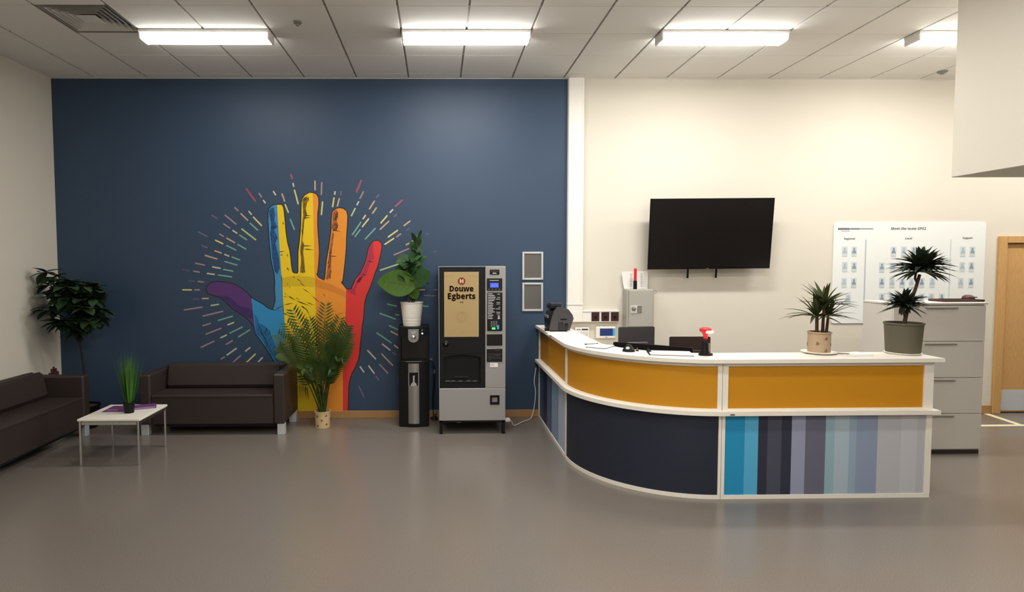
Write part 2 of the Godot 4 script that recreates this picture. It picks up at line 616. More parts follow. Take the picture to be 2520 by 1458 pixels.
func dash(st: SurfaceTool, a: Vector2, b: Vector2, w: float, z0: float, z1: float, pointed: bool) -> void:
	var d := (b - a).normalized()
	var s := Vector2(-d.y, d.x) * w
	if pointed:
		prism(st, PackedVector2Array([a, a.lerp(b, 0.35) + s, b, a.lerp(b, 0.35) - s]), z0, z1)
	else:
		prism(st, PackedVector2Array([a + s, a + s * 0.6 - d * w * 0.5, a - s * 0.6 - d * w * 0.5, a - s, b - s, b - s * 0.6 + d * w * 0.5, b + s * 0.6 + d * w * 0.5, b + s]), z0, z1)

# ---------------------------------------------------------------- waiting area
func sofas() -> void:
	var long := 1.55
	var h := long / 2
	# origin at the middle of the base, front towards +z, depth 0.62
	var t := thing("sofa", "dark brown two-seat sofa under the rainbow hand, its open end beside the palm", "sofa", Vector3(-2.425, 0, 0.385), 0.0)
	part("base_frame", "leatherette", t, -h + 0.11, h - 0.11, 0.12, 0.40, -0.29, 0.28)
	part("front_panel", "leatherette", t, -h + 0.122, h - 0.122, 0.12, 0.428, 0.28, 0.307, 0.008)
	part("seat_cushion", "leatherette", t, -h + 0.125, h - 0.125, 0.405, 0.439, -0.20, 0.311, 0.008)
	for s in [-1.0, 1.0]:
		var st := S()
		bb(st, s * (h - 0.12), s * h, 0.12, 0.662, -0.31, 0.315, 0.016)
		obj("arm", st, "leatherette", t)
		part("arm_piping", "leatherette", t, s * h, s * (h + 0.004), 0.165, 0.173, -0.28, 0.30)
		for z in [-0.25, 0.265]:
			part("foot", "foot steel", t, s * (h - 0.085), s * (h - 0.005), 0.0, 0.12, z - 0.035, z + 0.035, 0.003)
	var st2 := S()
	prism(st2, pv([-0.31, 0.12, -0.20, 0.12, -0.13, 0.40, -0.19, 0.69, -0.22, 0.705, -0.30, 0.69]), -h + 0.115, h - 0.115, Transform3D(Basis(Vector3(0, 0, 1), Vector3(0, 1, 0), Vector3(-1, 0, 0)), Vector3.ZERO))
	obj("backrest", st2, "leatherette", t)
	part("back_cushion", "leatherette", t, -h + 0.125, h - 0.125, 0.0, 0.275, -0.055, 0.055, 0.03).transform = Transform3D(Basis(Vector3(1, 0, 0), -0.2), Vector3(0, 0.44, -0.085))
	part("under_board", "dark void", t, -h + 0.13, h - 0.13, 0.085, 0.12, -0.27, 0.26)
	var u: Node3D = t.duplicate()
	u.name = numbered("sofa", self)
	add_child(u, true)
	u.position = Vector3(-4.075, 0, 1.40)
	u.rotation.y = PI / 2
	tag(u, "dark brown two-seat sofa along the white side wall, below the ficus", "sofa")

func coffee_table() -> void:
	var t := thing("coffee_table", "small square white coffee table on thin chrome legs between the sofas", "table", Vector3(-3.015, 0, 1.355))
	part("tabletop", "satin white", t, -0.285, 0.285, 0.41, 0.432, -0.285, 0.285, 0.004)
	for x in [-1.0, 1.0]:
		for z in [-1.0, 1.0]:
			part("leg", "steel", t, x * 0.265 - 0.009, x * 0.265 + 0.009, 0.0, 0.41, z * 0.27 - 0.009, z * 0.27 + 0.009, 0.002)
		part("rail", "steel", t, x * 0.265 - 0.007, x * 0.265 + 0.007, 0.375, 0.405, -0.26, 0.26, 0.002)
		part("rail", "steel", t, -0.25, 0.25, 0.375, 0.405, x * 0.27 - 0.009, x * 0.27 + 0.009, 0.002)
	var lf := thing("leaflet", "purple leaflet lying flat on the white table behind the grass pot", "leaflet", Vector3(-3.13, 0.4322, 1.25), 0.06, "leaflets")
	part("cover", "lilac", lf, -0.1, 0.1, 0.0, 0.002, -0.125, 0.125)
	part("title_strip", "pale lilac", lf, -0.08, 0.02, 0.002, 0.0024, 0.04, 0.07)
	var l2 := thing("leaflet", "purple leaflet with a pale band at the right edge of the white table", "leaflet", Vector3(-2.905, 0.4322, 1.17), 0.42, "leaflets")
	part("cover", "lilac", l2, -0.1, 0.1, 0.0, 0.002, -0.105, 0.105)
	part("pale_band", "pale lilac", l2, -0.1, 0.09, 0.002, 0.0024, 0.03, 0.09)
	part("second_page", "lilac", l2, -0.09, 0.1, 0.0024, 0.004, -0.1, 0.01)
	var g := thing("potted_grass", "tuft of green artificial grass in a black pot on the coffee table", "plant", Vector3(-2.945, 0.4322, 1.40))
	var st := S()
	lathe(st, [Vector2(0, 0), Vector2(0.042, 0), Vector2(0.053, 0.1), Vector2(0.048, 0.1), Vector2(0.046, 0.085), Vector2(0, 0.085)], 28)
	obj("pot", st, "black", g)
	st = S()
	for i in 170:
		var a := rng.randf() * TAU
		var r := sqrt(rng.randf()) * 0.036
		var base := Vector3(cos(a) * r, 0.08, sin(a) * r)
		var len := rng.randf_range(0.3, 0.52)
		var out := r / 0.036 * rng.randf_range(0.02, 0.13)
		var tip := base + Vector3(cos(a) * out, len, sin(a) * out)
		leaf(st, base, tip, rng.randf_range(0.0022, 0.0038), 0.03, 4, 0.5, 0.1, Vector3(sin(a), 0, cos(a)))
	var bl := obj("blades", st, "grass blade", g)
	bl.set_meta("kind", "stuff")
	var ho := thing("hand_ornament", "small dark red ornament of five upright fingers showing above the left sofa arm", "ornament", Vector3(LEFT, 0.52, 0.155), PI / 2)
	st = S()
	prism(st, rrect(-0.075, 0.075, -0.12, 0.01, 0.03), 0.0, 0.012)
	obj("palm", st, "dark red", ho)
	for f in [[-0.075, 0.085], [-0.035, 0.125], [0.003, 0.145], [0.042, 0.12], [0.076, 0.08]]:
		st = S()
		prism(st, rrect(f[0] - 0.011, f[0] + 0.011, -0.02, f[1], 0.0105), 0.0, 0.012)
		obj("finger", st, "dark red", ho)

# ---------------------------------------------------------------- reception desk
# outline of the desk front at distance off outside its face: wall to corner, quarter circle, then along to the right end
func desk_point(u: float, off: float) -> Vector2:
	if u < 1.0:
		return Vector2(1.2 - off, lerpf(0.02, 1.54, u))
	if u > 2.0:
		return Vector2(lerpf(2.2, 3.85, u - 2.0), 2.54 + off)
	var a := PI + (u - 1.0) * PI / 2
	return Vector2(2.2 + (1.0 + off) * cos(a), 1.54 - (1.0 + off) * sin(a))

func desk_path(off: float, from := 0.0, to := 3.0, n := 28) -> Array:
	var p := [desk_point(from, off)]
	for i in n + 1:
		var u := 1.0 + float(i) / n
		if u > from + 1e-4 and u < to - 1e-4:
			p.append(desk_point(u, off))
	p.append(desk_point(to, off))
	return p

# a band along the desk between two offsets and two heights
func band(st: SurfaceTool, o0: float, o1: float, y0: float, y1: float, from := 0.0, to := 3.0, more := 0.0) -> void:
	var a := desk_path(o0, from, to)
	var b := desk_path(o1, from, to)
	if more > 0.0 and to > 2.0:
		a[-1].x += more
		b[-1].x += more
	st.set_smooth_group(-1)
	var v := func(p: Vector2, y: float) -> Vector3: return Vector3(p.x, y, p.y)
	for i in a.size() - 1:
		var n: Vector2 = b[i] - a[i]
		if n.length() < 1e-5:
			continue
		var o := Vector3(n.x, 0, n.y) * signf(o1 - o0) * signf(o1 - o0)
		st.set_smooth_group(-1)
		quad(st, v.call(a[i], y1), v.call(a[i + 1], y1), v.call(b[i + 1], y1), v.call(b[i], y1), Vector3.UP)
		quad(st, v.call(a[i], y0), v.call(a[i + 1], y0), v.call(b[i + 1], y0), v.call(b[i], y0), Vector3.DOWN)
		st.set_smooth_group(1)
		quad(st, v.call(b[i], y0), v.call(b[i + 1], y0), v.call(b[i + 1], y1), v.call(b[i], y1), o)
		st.set_smooth_group(2)
		quad(st, v.call(a[i], y0), v.call(a[i + 1], y0), v.call(a[i + 1], y1), v.call(a[i], y1), -o)
	st.set_smooth_group(-1)
	var e: Vector2 = a[0] - a[1]
	quad(st, v.call(a[0], y0), v.call(b[0], y0), v.call(b[0], y1), v.call(a[0], y1), Vector3(e.x, 0, e.y))
	e = a[-1] - a[-2]
	quad(st, v.call(a[-1], y0), v.call(b[-1], y0), v.call(b[-1], y1), v.call(a[-1], y1), Vector3(e.x, 0, e.y))

func band_part(called: String, m: String, t: Node, o0: float, o1: float, y0: float, y1: float, from := 0.0, to := 3.0, more := 0.0) -> MeshInstance3D:
	var st := S()
	band(st, o0, o1, y0, y1, from, to, more)
	return obj(called, st, m, t)

func desk() -> void:
	var t := thing("reception_desk", "L-shaped white reception desk, curved corner, ochre panels above navy and blue striped ones", "desk")
	# counter in its three lengths, with fine joints between them
	band_part("counter_top", "satin white", t, -0.30, 0.04, 1.075, 1.105, 0.0, 0.999)
	band_part("counter_top", "satin white", t, -0.30, 0.04, 1.075, 1.105, 1.0, 2.0)
	band_part("counter_top", "satin white", t, -0.30, 0.04, 1.075, 1.105, 2.0005, 3.0, 0.05)
	band_part("ledge", "satin white", t, -0.04, 0.045, 0.668, 0.70, 0.0, 0.999)
	band_part("ledge", "satin white", t, -0.04, 0.045, 0.668, 0.70, 1.0, 2.0)
	band_part("ledge", "satin white", t, -0.04, 0.045, 0.668, 0.70, 2.0005, 3.0, 0.03)
	band_part("worktop", "satin white", t, -0.95, -0.02, 0.715, 0.74, 0.0, 1.0)
	band_part("worktop", "satin white", t, -0.95, -0.02, 0.715, 0.74, 1.0, 2.0)
	band_part("worktop", "satin white", t, -0.95, -0.02, 0.715, 0.74, 2.0, 3.0)
	# upper frame and its panels
	var k := 0.03
	for seg in [[0.0, 1.0, 0.045, 0.018], [1.0, 1.9985, 0.018, 0.022], [2.001, 3.0, 0.026, 0.045]]:
		var a: float = seg[0]
		var b: float = seg[1]
		band_part("upper_rail", "satin white", t, -0.045, 0.0, 1.045, 1.075, a, b)
		band_part("upper_rail", "satin white", t, -0.045, 0.0, 0.70, 0.715, a, b)
		band_part("post", "satin white", t, -0.045, 0.002, 0.70, 1.075, a, a + seg[2])
		band_part("post", "satin white", t, -0.045, 0.002, 0.70, 1.075, b - seg[3], b)
		band_part("ochre_panel", "ochre panel", t, -0.03, -0.008, 0.715, 1.045, a + seg[2], b - seg[3])
		band_part("bottom_rail", "satin white", t, -0.045, 0.0, 0.0, 0.032, a, b)
		band_part("post", "satin white", t, -0.045, 0.002, 0.032, 0.668, a, a + seg[2] * 0.6)
		band_part("post", "satin white", t, -0.045, 0.002, 0.032, 0.668, b - seg[3] * 0.6, b)
	band_part("navy_panel", "navy panel", t, -0.03, -0.006, 0.032, 0.668, 1.011, 1.987)
	# striped panels: colours from the seam outwards
	var right := [[0.000, "#1f7ea6"], [0.105, "#4c97ba"], [0.172, "#2b2c3a"], [0.218, "#414350"], [0.287, "#2c2d3b"], [0.337, "#83889c"], [0.405, "#5b5b6b"], [0.505, "#819ca6"], [0.550, "#96a5ae"], [0.622, "#8395a5"], [0.658, "#7c879b"], [0.763, "#a3a4a6"], [0.880, "#a9abad"], [0.960, "#a1a2a6"], [1.0, ""]]
	stripes(t, right, 2.011, 2.973)
	var lft := [[0.0, "#56697f"], [0.10, "#3b4a66"], [0.20, "#2a2f42"], [0.33, "#525c74"], [0.47, "#42506a"], [0.52, "#76879f"], [0.73, "#6c7c92"], [0.76, "#9aa5b3"], [1.0, ""]]
	stripes(t, lft, 0.03, 0.988)
	part("end_panel", "satin white", t, 3.825, 3.85, 0.0, 0.715, 1.62, 2.495, 0.002)
	part("end_panel", "satin white", t, 3.825, 3.85, 0.715, 1.075, 2.25, 2.495, 0.002)
	part("end_panel", "satin white", t, 1.24, 2.1, 0.0, 0.715, 0.02, 0.045, 0.002)
	part("catch", "dark print", t, 2.242, 2.278, 0.675, 0.683, 2.584, 2.588)

func stripes(t: Node, list: Array, a: float, b: float) -> void:
	for i in list.size() - 1:
		var c: String = list[i][1]
		if not M.has(c):
			mt(c, "#" + Color(Color(c).r * 1.13, Color(c).g * 1.13, Color(c).b * 1.14).to_html(false), 0.5, 0, 0.4)
		band_part("stripe_panel", c, t, -0.03, -0.006, 0.032, 0.668, lerpf(a, b, list[i][0]), lerpf(a, b, list[i + 1][0]))

func filing_cabinet() -> void:
	var t := thing("filing_cabinet", "grey four-drawer filing cabinet standing behind the right end of the desk", "cabinet", Vector3(4.757, 0, 1.30))
	part("carcass", "cabinet grey", t, -0.445, 0.445, 0.036, 1.438, -0.2, 0.185, 0.003)
	part("plinth", "plinth", t, -0.435, 0.44, 0.0, 0.036, -0.19, 0.19)
	part("top", "cabinet grey", t, -0.45, 0.455, 1.438, 1.458, -0.2, 0.212, 0.003)
	var ys := [0.05, 0.396, 0.742, 1.09, 1.434]
	for i in 4:
		var d := part("drawer", "cabinet grey", t, -0.443, 0.443, ys[i], ys[i + 1] - 0.005, 0.187, 0.205, 0.003)
		var st := S()
		var y: float = ys[i + 1] - 0.026
		bb(st, -0.14, 0.165, y, y + 0.003, 0.205, 0.222)
		bb(st, -0.14, 0.165, y - 0.005, y, 0.219, 0.222)
		obj("handle", st, "cabinet dark", d)

func vending_machine() -> void:
	var t := thing("coffee_machine", "tall grey and black coffee vending machine with a gold front against the blue wall", "vending machine", Vector3(0.012, 0, 0.72))
	part("body", "dark plastic", t, 0.0, 0.715, 0.147, 1.808, -0.66, -0.045, 0.006)
	part("lower_front", "machine grey", t, 0.0, 0.715, 0.147, 0.50, -0.045, 0.0, 0.006)
	part("side_front", "machine grey", t, 0.497, 0.715, 0.50, 1.812, -0.045, 0.0, 0.006)
	part("edge_trim", "machine grey", t, 0.0, 0.006, 0.50, 1.812, -0.045, 0.0)
	part("edge_trim", "machine grey", t, 0.006, 0.497, 1.804, 1.812, -0.045, 0.0)
	# black door, built round the cup alcove
	var st := S()
	bb(st, 0.008, 0.494, 0.875, 1.803, -0.045, -0.004, 0.003)
	bb(st, 0.008, 0.052, 0.503, 0.875, -0.045, -0.004)
	bb(st, 0.445, 0.494, 0.503, 0.875, -0.045, -0.004)
	bb(st, 0.052, 0.445, 0.503, 0.555, -0.045, -0.004)
	prism(st, pv([0.052, 0.875, 0.052, 0.835, 0.12, 0.852, 0.19, 0.861, 0.25, 0.864, 0.31, 0.861, 0.38, 0.852, 0.445, 0.835, 0.445, 0.875]), -0.045, -0.004)
	obj("door", st, "dark plastic", t)
	st = S()
	bb(st, 0.052, 0.445, 0.555, 0.87, -0.20, -0.19)
	bb(st, 0.042, 0.052, 0.555, 0.87, -0.20, -0.03)
	bb(st, 0.445, 0.455, 0.555, 0.87, -0.20, -0.03)
	bb(st, 0.042, 0.455, 0.87, 0.88, -0.20, -0.03)
	bb(st, 0.042, 0.455, 0.545, 0.555, -0.20, -0.03)
	obj("alcove", st, "black", t)
	part("nozzle_column", "black", t, 0.175, 0.305, 0.62, 0.83, -0.19, -0.06, 0.01)
	part("nozzle_edge", "brushed steel", t, 0.292, 0.298, 0.64, 0.80, -0.06, -0.056)
	part("cup_shelf", "dark plastic", t, 0.17, 0.31, 0.605, 0.62, -0.15, -0.03, 0.003)
	part("drip_tray", "dark plastic", t, 0.06, 0.438, 0.556, 0.572, -0.17, -0.02, 0.003)
	for x in [0.09, 0.15, 0.23, 0.315, 0.385]:
		part("tray_slot", "grey print", t, x - 0.02, x + 0.025, 0.572, 0.576, -0.06, -0.03)
	st = S()
	lathe(st, [Vector2(0, 0.02), Vector2(0.012, 0.02), Vector2(0.032, 0.008), Vector2(0.034, 0.0)], 24, Vector3(0.075, 0.985, -0.004), false, Basis(Vector3(1, 0, 0), PI / 2))
	var lk := obj("lock", st, "black", t)
	st = S()
	lathe(st, [Vector2(0, 0.024), Vector2(0.008, 0.024), Vector2(0.008, 0.0)], 16, Vector3(0.075, 0.985, -0.004), true, Basis(Vector3(1, 0, 0), PI / 2))
	obj("keyhole", st, "brushed steel", lk)
	# gold front with its lettering
	var g := part("gold_front", "gold print", t, 0.058, 0.428, 1.056, 1.752, -0.004, 0.001, 0.001)
	st = S()
	var oc := PackedVector2Array()
	for i in 8:
		oc.append(Vector2(0.245 + 0.042 * cos(PI / 8 + i * PI / 4), 1.653 + 0.042 * sin(PI / 8 + i * PI / 4)))
	prism(st, oc, 0.001, 0.003)
	obj("emblem", st, "red print", g)
	st = S()
	prism(st, pv([0.226, 1.632, 0.238, 1.632, 0.242, 1.653, 0.238, 1.674, 0.226, 1.674]), 0.003, 0.004)
	prism(st, pv([0.264, 1.632, 0.254, 1.632, 0.248, 1.653, 0.254, 1.674, 0.264, 1.674]), 0.003, 0.004)
	bb(st, 0.238, 0.254, 1.650, 1.656, 0.003, 0.004)
	obj("emblem_mark", st, "cream print", g)
	lettering("lettering", "Douwe", "brown print", g, Vector3(0.243, 1.572, 0.002), 0.252, 0.002, 0.0018)
	lettering("lettering", "Egberts", "brown print", g, Vector3(0.243, 1.492, 0.002), 0.292, 0.002, 0.0018)
	lettering("lettering", "1753", "brown print", g, Vector3(0.243, 1.428, 0.002), 0.04)
	st = S()
	dash(st, Vector2(0.066, 1.70), Vector2(0.17, 1.718), 0.002, 0.001, 0.002, false)
	dash(st, Vector2(0.42, 1.705), Vector2(0.33, 1.718), 0.002, 0.001, 0.002, false)
	for r in [0.05, 0.036]:
		for i in 24:
			var a := TAU * i / 24
			var b := TAU * (i + 1) / 24
			dash(st, Vector2(0.243 + r * cos(a), 1.27 + r * 1.25 * sin(a)), Vector2(0.243 + r * cos(b), 1.27 + r * 1.25 * sin(b)), 0.0022, 0.001, 0.0018, false)
	dash(st, Vector2(0.236, 1.25), Vector2(0.254, 1.295), 0.004, 0.001, 0.0018, false)
	for i in 3:
		bb(st, 0.225 + 0.017 * i, 0.235 + 0.017 * i, 1.10, 1.115, 0.001, 0.0018)
	obj("gold_ornament", st, "fawn print", g)
	# modules on the grey strip
	var coin := part("coin_plate", "black", t, 0.545, 0.648, 1.722, 1.776, 0.0, 0.006, 0.004)
	part("coin_slit", "white print", coin, 0.575, 0.615, 1.732, 1.742, 0.006, 0.008)
	part("print_line", "grey print", coin, 0.553, 0.64, 1.758, 1.762, 0.006, 0.007)
	var dp := part("display_panel", "gloss black", t, 0.513, 0.678, 1.55, 1.682, 0.0, 0.006, 0.005)
	part("screen", "blue screen", dp, 0.549, 0.638, 1.585, 1.632, 0.006, 0.008)
	part("print_line", "white print", dp, 0.545, 0.64, 1.657, 1.663, 0.006, 0.007)
	for i in 4:
		part("button", "grey print", dp, 0.53 + 0.037 * i, 0.542 + 0.037 * i, 1.562, 1.57, 0.006, 0.008)
	var mn := part("menu_panel", "gloss black", t, 0.517, 0.68, 1.118, 1.53, 0.0, 0.006, 0.005)
	st = S()
	for i in 16:
		var y := 1.512 - i * 0.0175
		bb(st, 0.524, 0.524 + rng.randf_range(0.045, 0.09), y, y + 0.007, 0.006, 0.007)
		if i % 3 != 1:
			bb(st, 0.655 - rng.randf_range(0.012, 0.05), 0.655, y - 0.002, y + 0.003, 0.006, 0.007)
	for i in 3:
		bb(st, 0.63, 0.65, 1.255 + i * 0.012, 1.262 + i * 0.012, 0.006, 0.007)
	obj("menu_print", st, "white print", mn)
	for r in 4:
		for c in 3:
			part("key", "grey print", mn, 0.555 + c * 0.026, 0.574 + c * 0.026, 1.166 + r * 0.016, 1.176 + r * 0.016, 0.006, 0.009)
	part("lit_key", "green light", mn, 0.568, 0.604, 1.136, 1.156, 0.006, 0.009)
	part("lit_key", "cyan light", mn, 0.622, 0.644, 1.138, 1.18, 0.006, 0.008)
	part("blank_panel", "gloss black", t, 0.513, 0.68, 0.961, 1.084, 0.0, 0.006, 0.006)
	var cr := part("card_reader", "gloss black", t, 0.513, 0.68, 0.786, 0.927, 0.0, 0.006, 0.006)
	for r in [[0.6, 0.655, 0.908], [0.525, 0.668, 0.866], [0.585, 0.655, 0.85], [0.525, 0.58, 0.842], [0.525, 0.668, 0.825], [0.53, 0.56, 0.805]]:
		part("print_line", "dark print", cr, r[0], r[1], r[2], r[2] + 0.007, 0.006, 0.007)
	var sk := part("sticker", "paper", t, 0.548, 0.632, 0.729, 0.775, 0.0, 0.002)
	part("print_line", "grey print", sk, 0.558, 0.60, 0.75, 0.756, 0.002, 0.0018)
	st = S()
	bb(st, 0.548, 0.57, 0.323, 0.424, 0.0, 0.006)
	bb(st, 0.627, 0.65, 0.323, 0.424, 0.0, 0.006)
	bb(st, 0.57, 0.627, 0.40, 0.424, 0.0, 0.006)
	bb(st, 0.57, 0.627, 0.323, 0.35, 0.0, 0.006)
	obj("coin_return", st, "black", t)
	part("coin_flap", "grey plastic", t, 0.57, 0.627, 0.35, 0.40, 0.0, 0.002)
	# stand
	for x in [0.004, 0.677]:
		part("leg", "black", t, x, x + 0.034, 0.0, 0.147, -0.05, -0.006, 0.002)
		part("leg", "black", t, x, x + 0.034, 0.0, 0.147, -0.64, -0.60, 0.002)
	st = S()
	tube(st, [Vector3(0.09, 0.13, -0.12), Vector3(0.15, 0.116, -0.10), Vector3(0.22, 0.108, -0.09), Vector3(0.29, 0.116, -0.10), Vector3(0.36, 0.13, -0.12)], 0.006)
	obj("hanging_lead", st, "cable white", t)
	part("stand_rail", "black", t, 0.0, 0.715, 0.13, 0.147, -0.64, -0.006)

func water_cooler() -> void:
	var t := thing("water_cooler", "slim black water cooler with a silver front strip beside the coffee machine", "water cooler", Vector3(-0.27, 0, 0.25))
	var bow := PackedVector2Array([Vector2(-0.168, -0.19), Vector2(0.168, -0.19)])
	for i in 9:
		var u := float(i) / 8.0
		bow.append(Vector2(lerpf(0.168, -0.168, u), 0.155 + 0.035 * sin(PI * u)))
	var lie := func(y: float) -> Transform3D: return Transform3D(Basis(Vector3(1, 0, 0), Vector3(0, 0, 1), Vector3(0, -1, 0)), Vector3(0, y, 0))
	var st := S()
	prism(st, bow, 0.0, -0.725, lie.call(0.012))
	obj("lower_body", st, "dark plastic", t)
	st = S()
	prism(st, bow, 0.0, -0.10, lie.call(1.032))
	obj("top_body", st, "dark plastic", t)
	# side cheeks and the recessed glossy splash back
	st = S()
	bb(st, -0.168, -0.146, 0.737, 1.032, -0.19, 0.158)
	bb(st, 0.146, 0.168, 0.737, 1.032, -0.19, 0.158)
	obj("cheek", st, "dark plastic", t)
	part("splash_back", "gloss black", t, -0.146, 0.146, 0.737, 1.032, -0.19, 0.06)
	part("drip_shelf", "dark plastic", t, -0.146, 0.146, 0.737, 0.748, 0.06, 0.175, 0.003)
	part("shelf_edge", "grey plastic", t, -0.09, 0.09, 0.742, 0.747, 0.175, 0.182)
	part("plinth", "black", t, -0.16, 0.16, 0.0, 0.012, -0.18, 0.16)
	# shield-shaped spout
	st = S()
	var sh := PackedVector2Array([Vector2(-0.058, 1.112), Vector2(-0.058, 1.02)])
	for i in range(0, 9):
		var a := PI + PI * i / 8
		sh.append(Vector2(0.058 * cos(a), 1.015 + 0.052 * sin(a)))
	sh.append(Vector2(0.058, 1.112))
	prism(st, sh, 0.18, 0.215)
	var sp := obj("spout_cover", st, "brushed steel", t)
	st = S()
	prism(st, pv([-0.03, 1.085, 0.03, 1.085, 0.022, 1.062, -0.022, 1.062]), 0.215, 0.219)
	lathe(st, [Vector2(0, 0.014), Vector2(0.02, 0.012), Vector2(0.026, 0.0)], 20, Vector3(0, 1.02, 0.215), false, Basis(Vector3(1, 0, 0), PI / 2))
	obj("button", st, "steel", sp)
	for y in [1.096, 1.06]:
		st = S()
		lathe(st, [Vector2(0, 0.004), Vector2(0.006 if y > 1.07 else 0.01, 0.003), Vector2(0.01, 0.0)], 12, Vector3(0.098, y, 0.18), false, Basis(Vector3(1, 0, 0), PI / 2))
		obj("indicator", st, "white light" if y < 1.07 else "grey print", t)
	# bowed silver strip with its small window
	for seg in [[0.045, 0.475], [0.625, 0.725]]:
		st = S()
		prism(st, strip_bow(-0.06, 0.06), 0.0, -(seg[1] - seg[0]), lie.call(seg[0]))
		obj("silver_strip", st, "brushed steel", t)
	for s in [-1.0, 1.0]:
		part("window_side", "brushed steel", t, s * 0.05, s * 0.06, 0.475, 0.625, 0.185, 0.199)
	part("window_recess", "black", t, -0.05, 0.05, 0.475, 0.625, 0.186, 0.188)
	st = S()
	prism(st, pv([-0.034, 0.476, 0.034, 0.476, 0.028, 0.50, 0.01, 0.515, 0.009, 0.58, 0.02, 0.588, -0.008, 0.588, -0.009, 0.515, -0.028, 0.50]), 0.188, 0.198)
	obj("tap", st, "steel", t)

func strip_bow(x0: float, x1: float) -> PackedVector2Array:
	var p := PackedVector2Array([Vector2(x0, 0.17), Vector2(x1, 0.17)])
	for i in 7:
		var x := lerpf(x1, x0, i / 6.0)
		p.append(Vector2(x, 0.196 + 0.012 * cos(PI * x / (x1 - x0))))
	return p

# ---------------------------------------------------------------- on the walls
func wall_things() -> void:
	for f in [[1.642, 1.975, "silver picture frame with a plain dark insert, upper of two beside the trunking"], [1.27, 1.61, "silver picture frame with a plain dark insert, lower of two beside the trunking"]]:
		var t := thing("picture_frame", f[2], "picture frame", Vector3(1.127, 0, 0.0), 0.0, "picture frames on the blue wall")
		var y0: float = f[0]
		var y1: float = f[1]
		part("frame", "frame silver", t, -0.124, -0.1, y0, y1, 0.0, 0.02, 0.004)
		part("frame", "frame silver", t, 0.1, 0.124, y0, y1, 0.0, 0.02, 0.004)
		part("frame", "frame silver", t, -0.1, 0.1, y1 - 0.024, y1, 0.0, 0.02, 0.004)
		part("frame", "frame silver", t, -0.1, 0.1, y0, y0 + 0.024, 0.0, 0.02, 0.004)
		part("insert", "slate print", t, -0.1, 0.1, y0 + 0.024, y1 - 0.024, 0.0, 0.008)
	# trunking
	var k := thing("cable_trunking", "white plastic cable trunking running down the wall edge and turning towards the safe", "trunking")
	part("upright", "white plastic", k, 1.532, 1.715, 1.28, HIGH, 0.0, 0.05, 0.004)
	part("upright_lid", "white plastic", k, 1.536, 1.69, 1.36, HIGH, 0.05, 0.056, 0.003)
	part("corner", "white plastic", k, 1.532, 1.715, 1.142, 1.28, 0.0, 0.056, 0.004)
	part("crossrun", "white plastic", k, 1.715, 2.147, 1.142, 1.282, 0.0, 0.05, 0.004)
	part("joint_cover", "white plastic", k, 1.53, 1.718, 1.345, 1.365, 0.0, 0.058, 0.002)
	part("crossrun_ridge", "white plastic", k, 1.715, 2.147, 1.262, 1.284, 0.05, 0.058, 0.003)
	for x in [1.82, 1.937, 2.05]:
		var o := part("socket", "red brown", k, x, x + 0.092, 1.152, 1.258, 0.05, 0.06, 0.003)
		part("socket_hole", "black", o, x + 0.03, x + 0.062, 1.18, 1.21, 0.06, 0.061)
	var p := thing("keypad", "white alarm keypad with small buttons on the wall below the trunking", "keypad")
	part("case", "white plastic", p, 1.632, 1.80, 0.93, 1.074, 0.0, 0.03, 0.006)
	part("display", "dark print", p, 1.71, 1.785, 1.042, 1.06, 0.03, 0.032)
	part("label_strip", "grey print", p, 1.65, 1.695, 1.045, 1.056, 0.03, 0.031)
	for r in 3:
		for c in 4:
			part("button", "cabinet grey", p, 1.695 + c * 0.024, 1.712 + c * 0.024, 0.95 + r * 0.027, 0.972 + r * 0.027, 0.03, 0.034, 0.002)
	var s := thing("intercom", "white wall intercom with a blue screen below the three dark sockets", "intercom")
	part("case", "white plastic", s, 1.878, 2.115, 0.944, 1.084, 0.0, 0.04, 0.008)
	part("screen", "navy screen", s, 1.925, 2.078, 0.975, 1.062, 0.04, 0.042)
	part("side_bar", "sky screen", s, 2.078, 2.105, 0.975, 1.062, 0.04, 0.042)
	part("button", "dark print", s, 1.99, 2.012, 0.955, 0.961, 0.04, 0.043)
	# safe
	var b := thing("wall_safe", "grey steel key safe on the wall left of the television", "safe")
	part("body", "safe grey", b, 2.203, 2.523, 1.084, 1.532, 0.0, 0.16, 0.006)
	part("door", "safe grey", b, 2.225, 2.505, 1.098, 1.52, 0.164, 0.178, 0.004)
	part("lock_plate", "cabinet grey", b, 2.245, 2.375, 1.255, 1.345, 0.178, 0.182, 0.002)
	var st := S()
	lathe(st, [Vector2(0, 0.03), Vector2(0.02, 0.028), Vector2(0.026, 0.0)], 20, Vector3(2.277, 1.31, 0.182), false, Basis(Vector3(1, 0, 0), PI / 2))
	obj("knob", st, "grey plastic", b)
	var kp := part("number_pad", "dark print", b, 2.32, 2.372, 1.262, 1.342, 0.182, 0.188, 0.002)
	for r in 4:
		for c in 3:
			part("key", "safe grey", kp, 2.324 + c * 0.016, 2.335 + c * 0.016, 1.268 + r * 0.018, 1.279 + r * 0.018, 0.188, 0.19)
	st = S()
	var hook := []
	for i in 10:
		var a := PI * 0.9 - PI * 1.35 * i / 9
		hook.append(Vector3(2.535 + 0.024 * cos(a), 1.50 + 0.02 * sin(a), 0.13))
	tube(st, hook, 0.004)
	obj("hook", st, "grey plastic", b)
	var pp := thing("notice_sheet", "white paper sheet with grey print standing behind the red torch on the safe", "paper", Vector3(0, 0, 0.03))
	st = S()
	prism(st, pv([2.178, 1.735, 2.48, 1.745, 2.49, 1.72, 2.488, 1.533, 2.212, 1.533, 2.195, 1.60]), 0.0, 0.002, Transform3D(Basis(Vector3(1, 0, 0), 0.0), Vector3.ZERO))
	obj("sheet", st, "paper", pp)
	st = S()
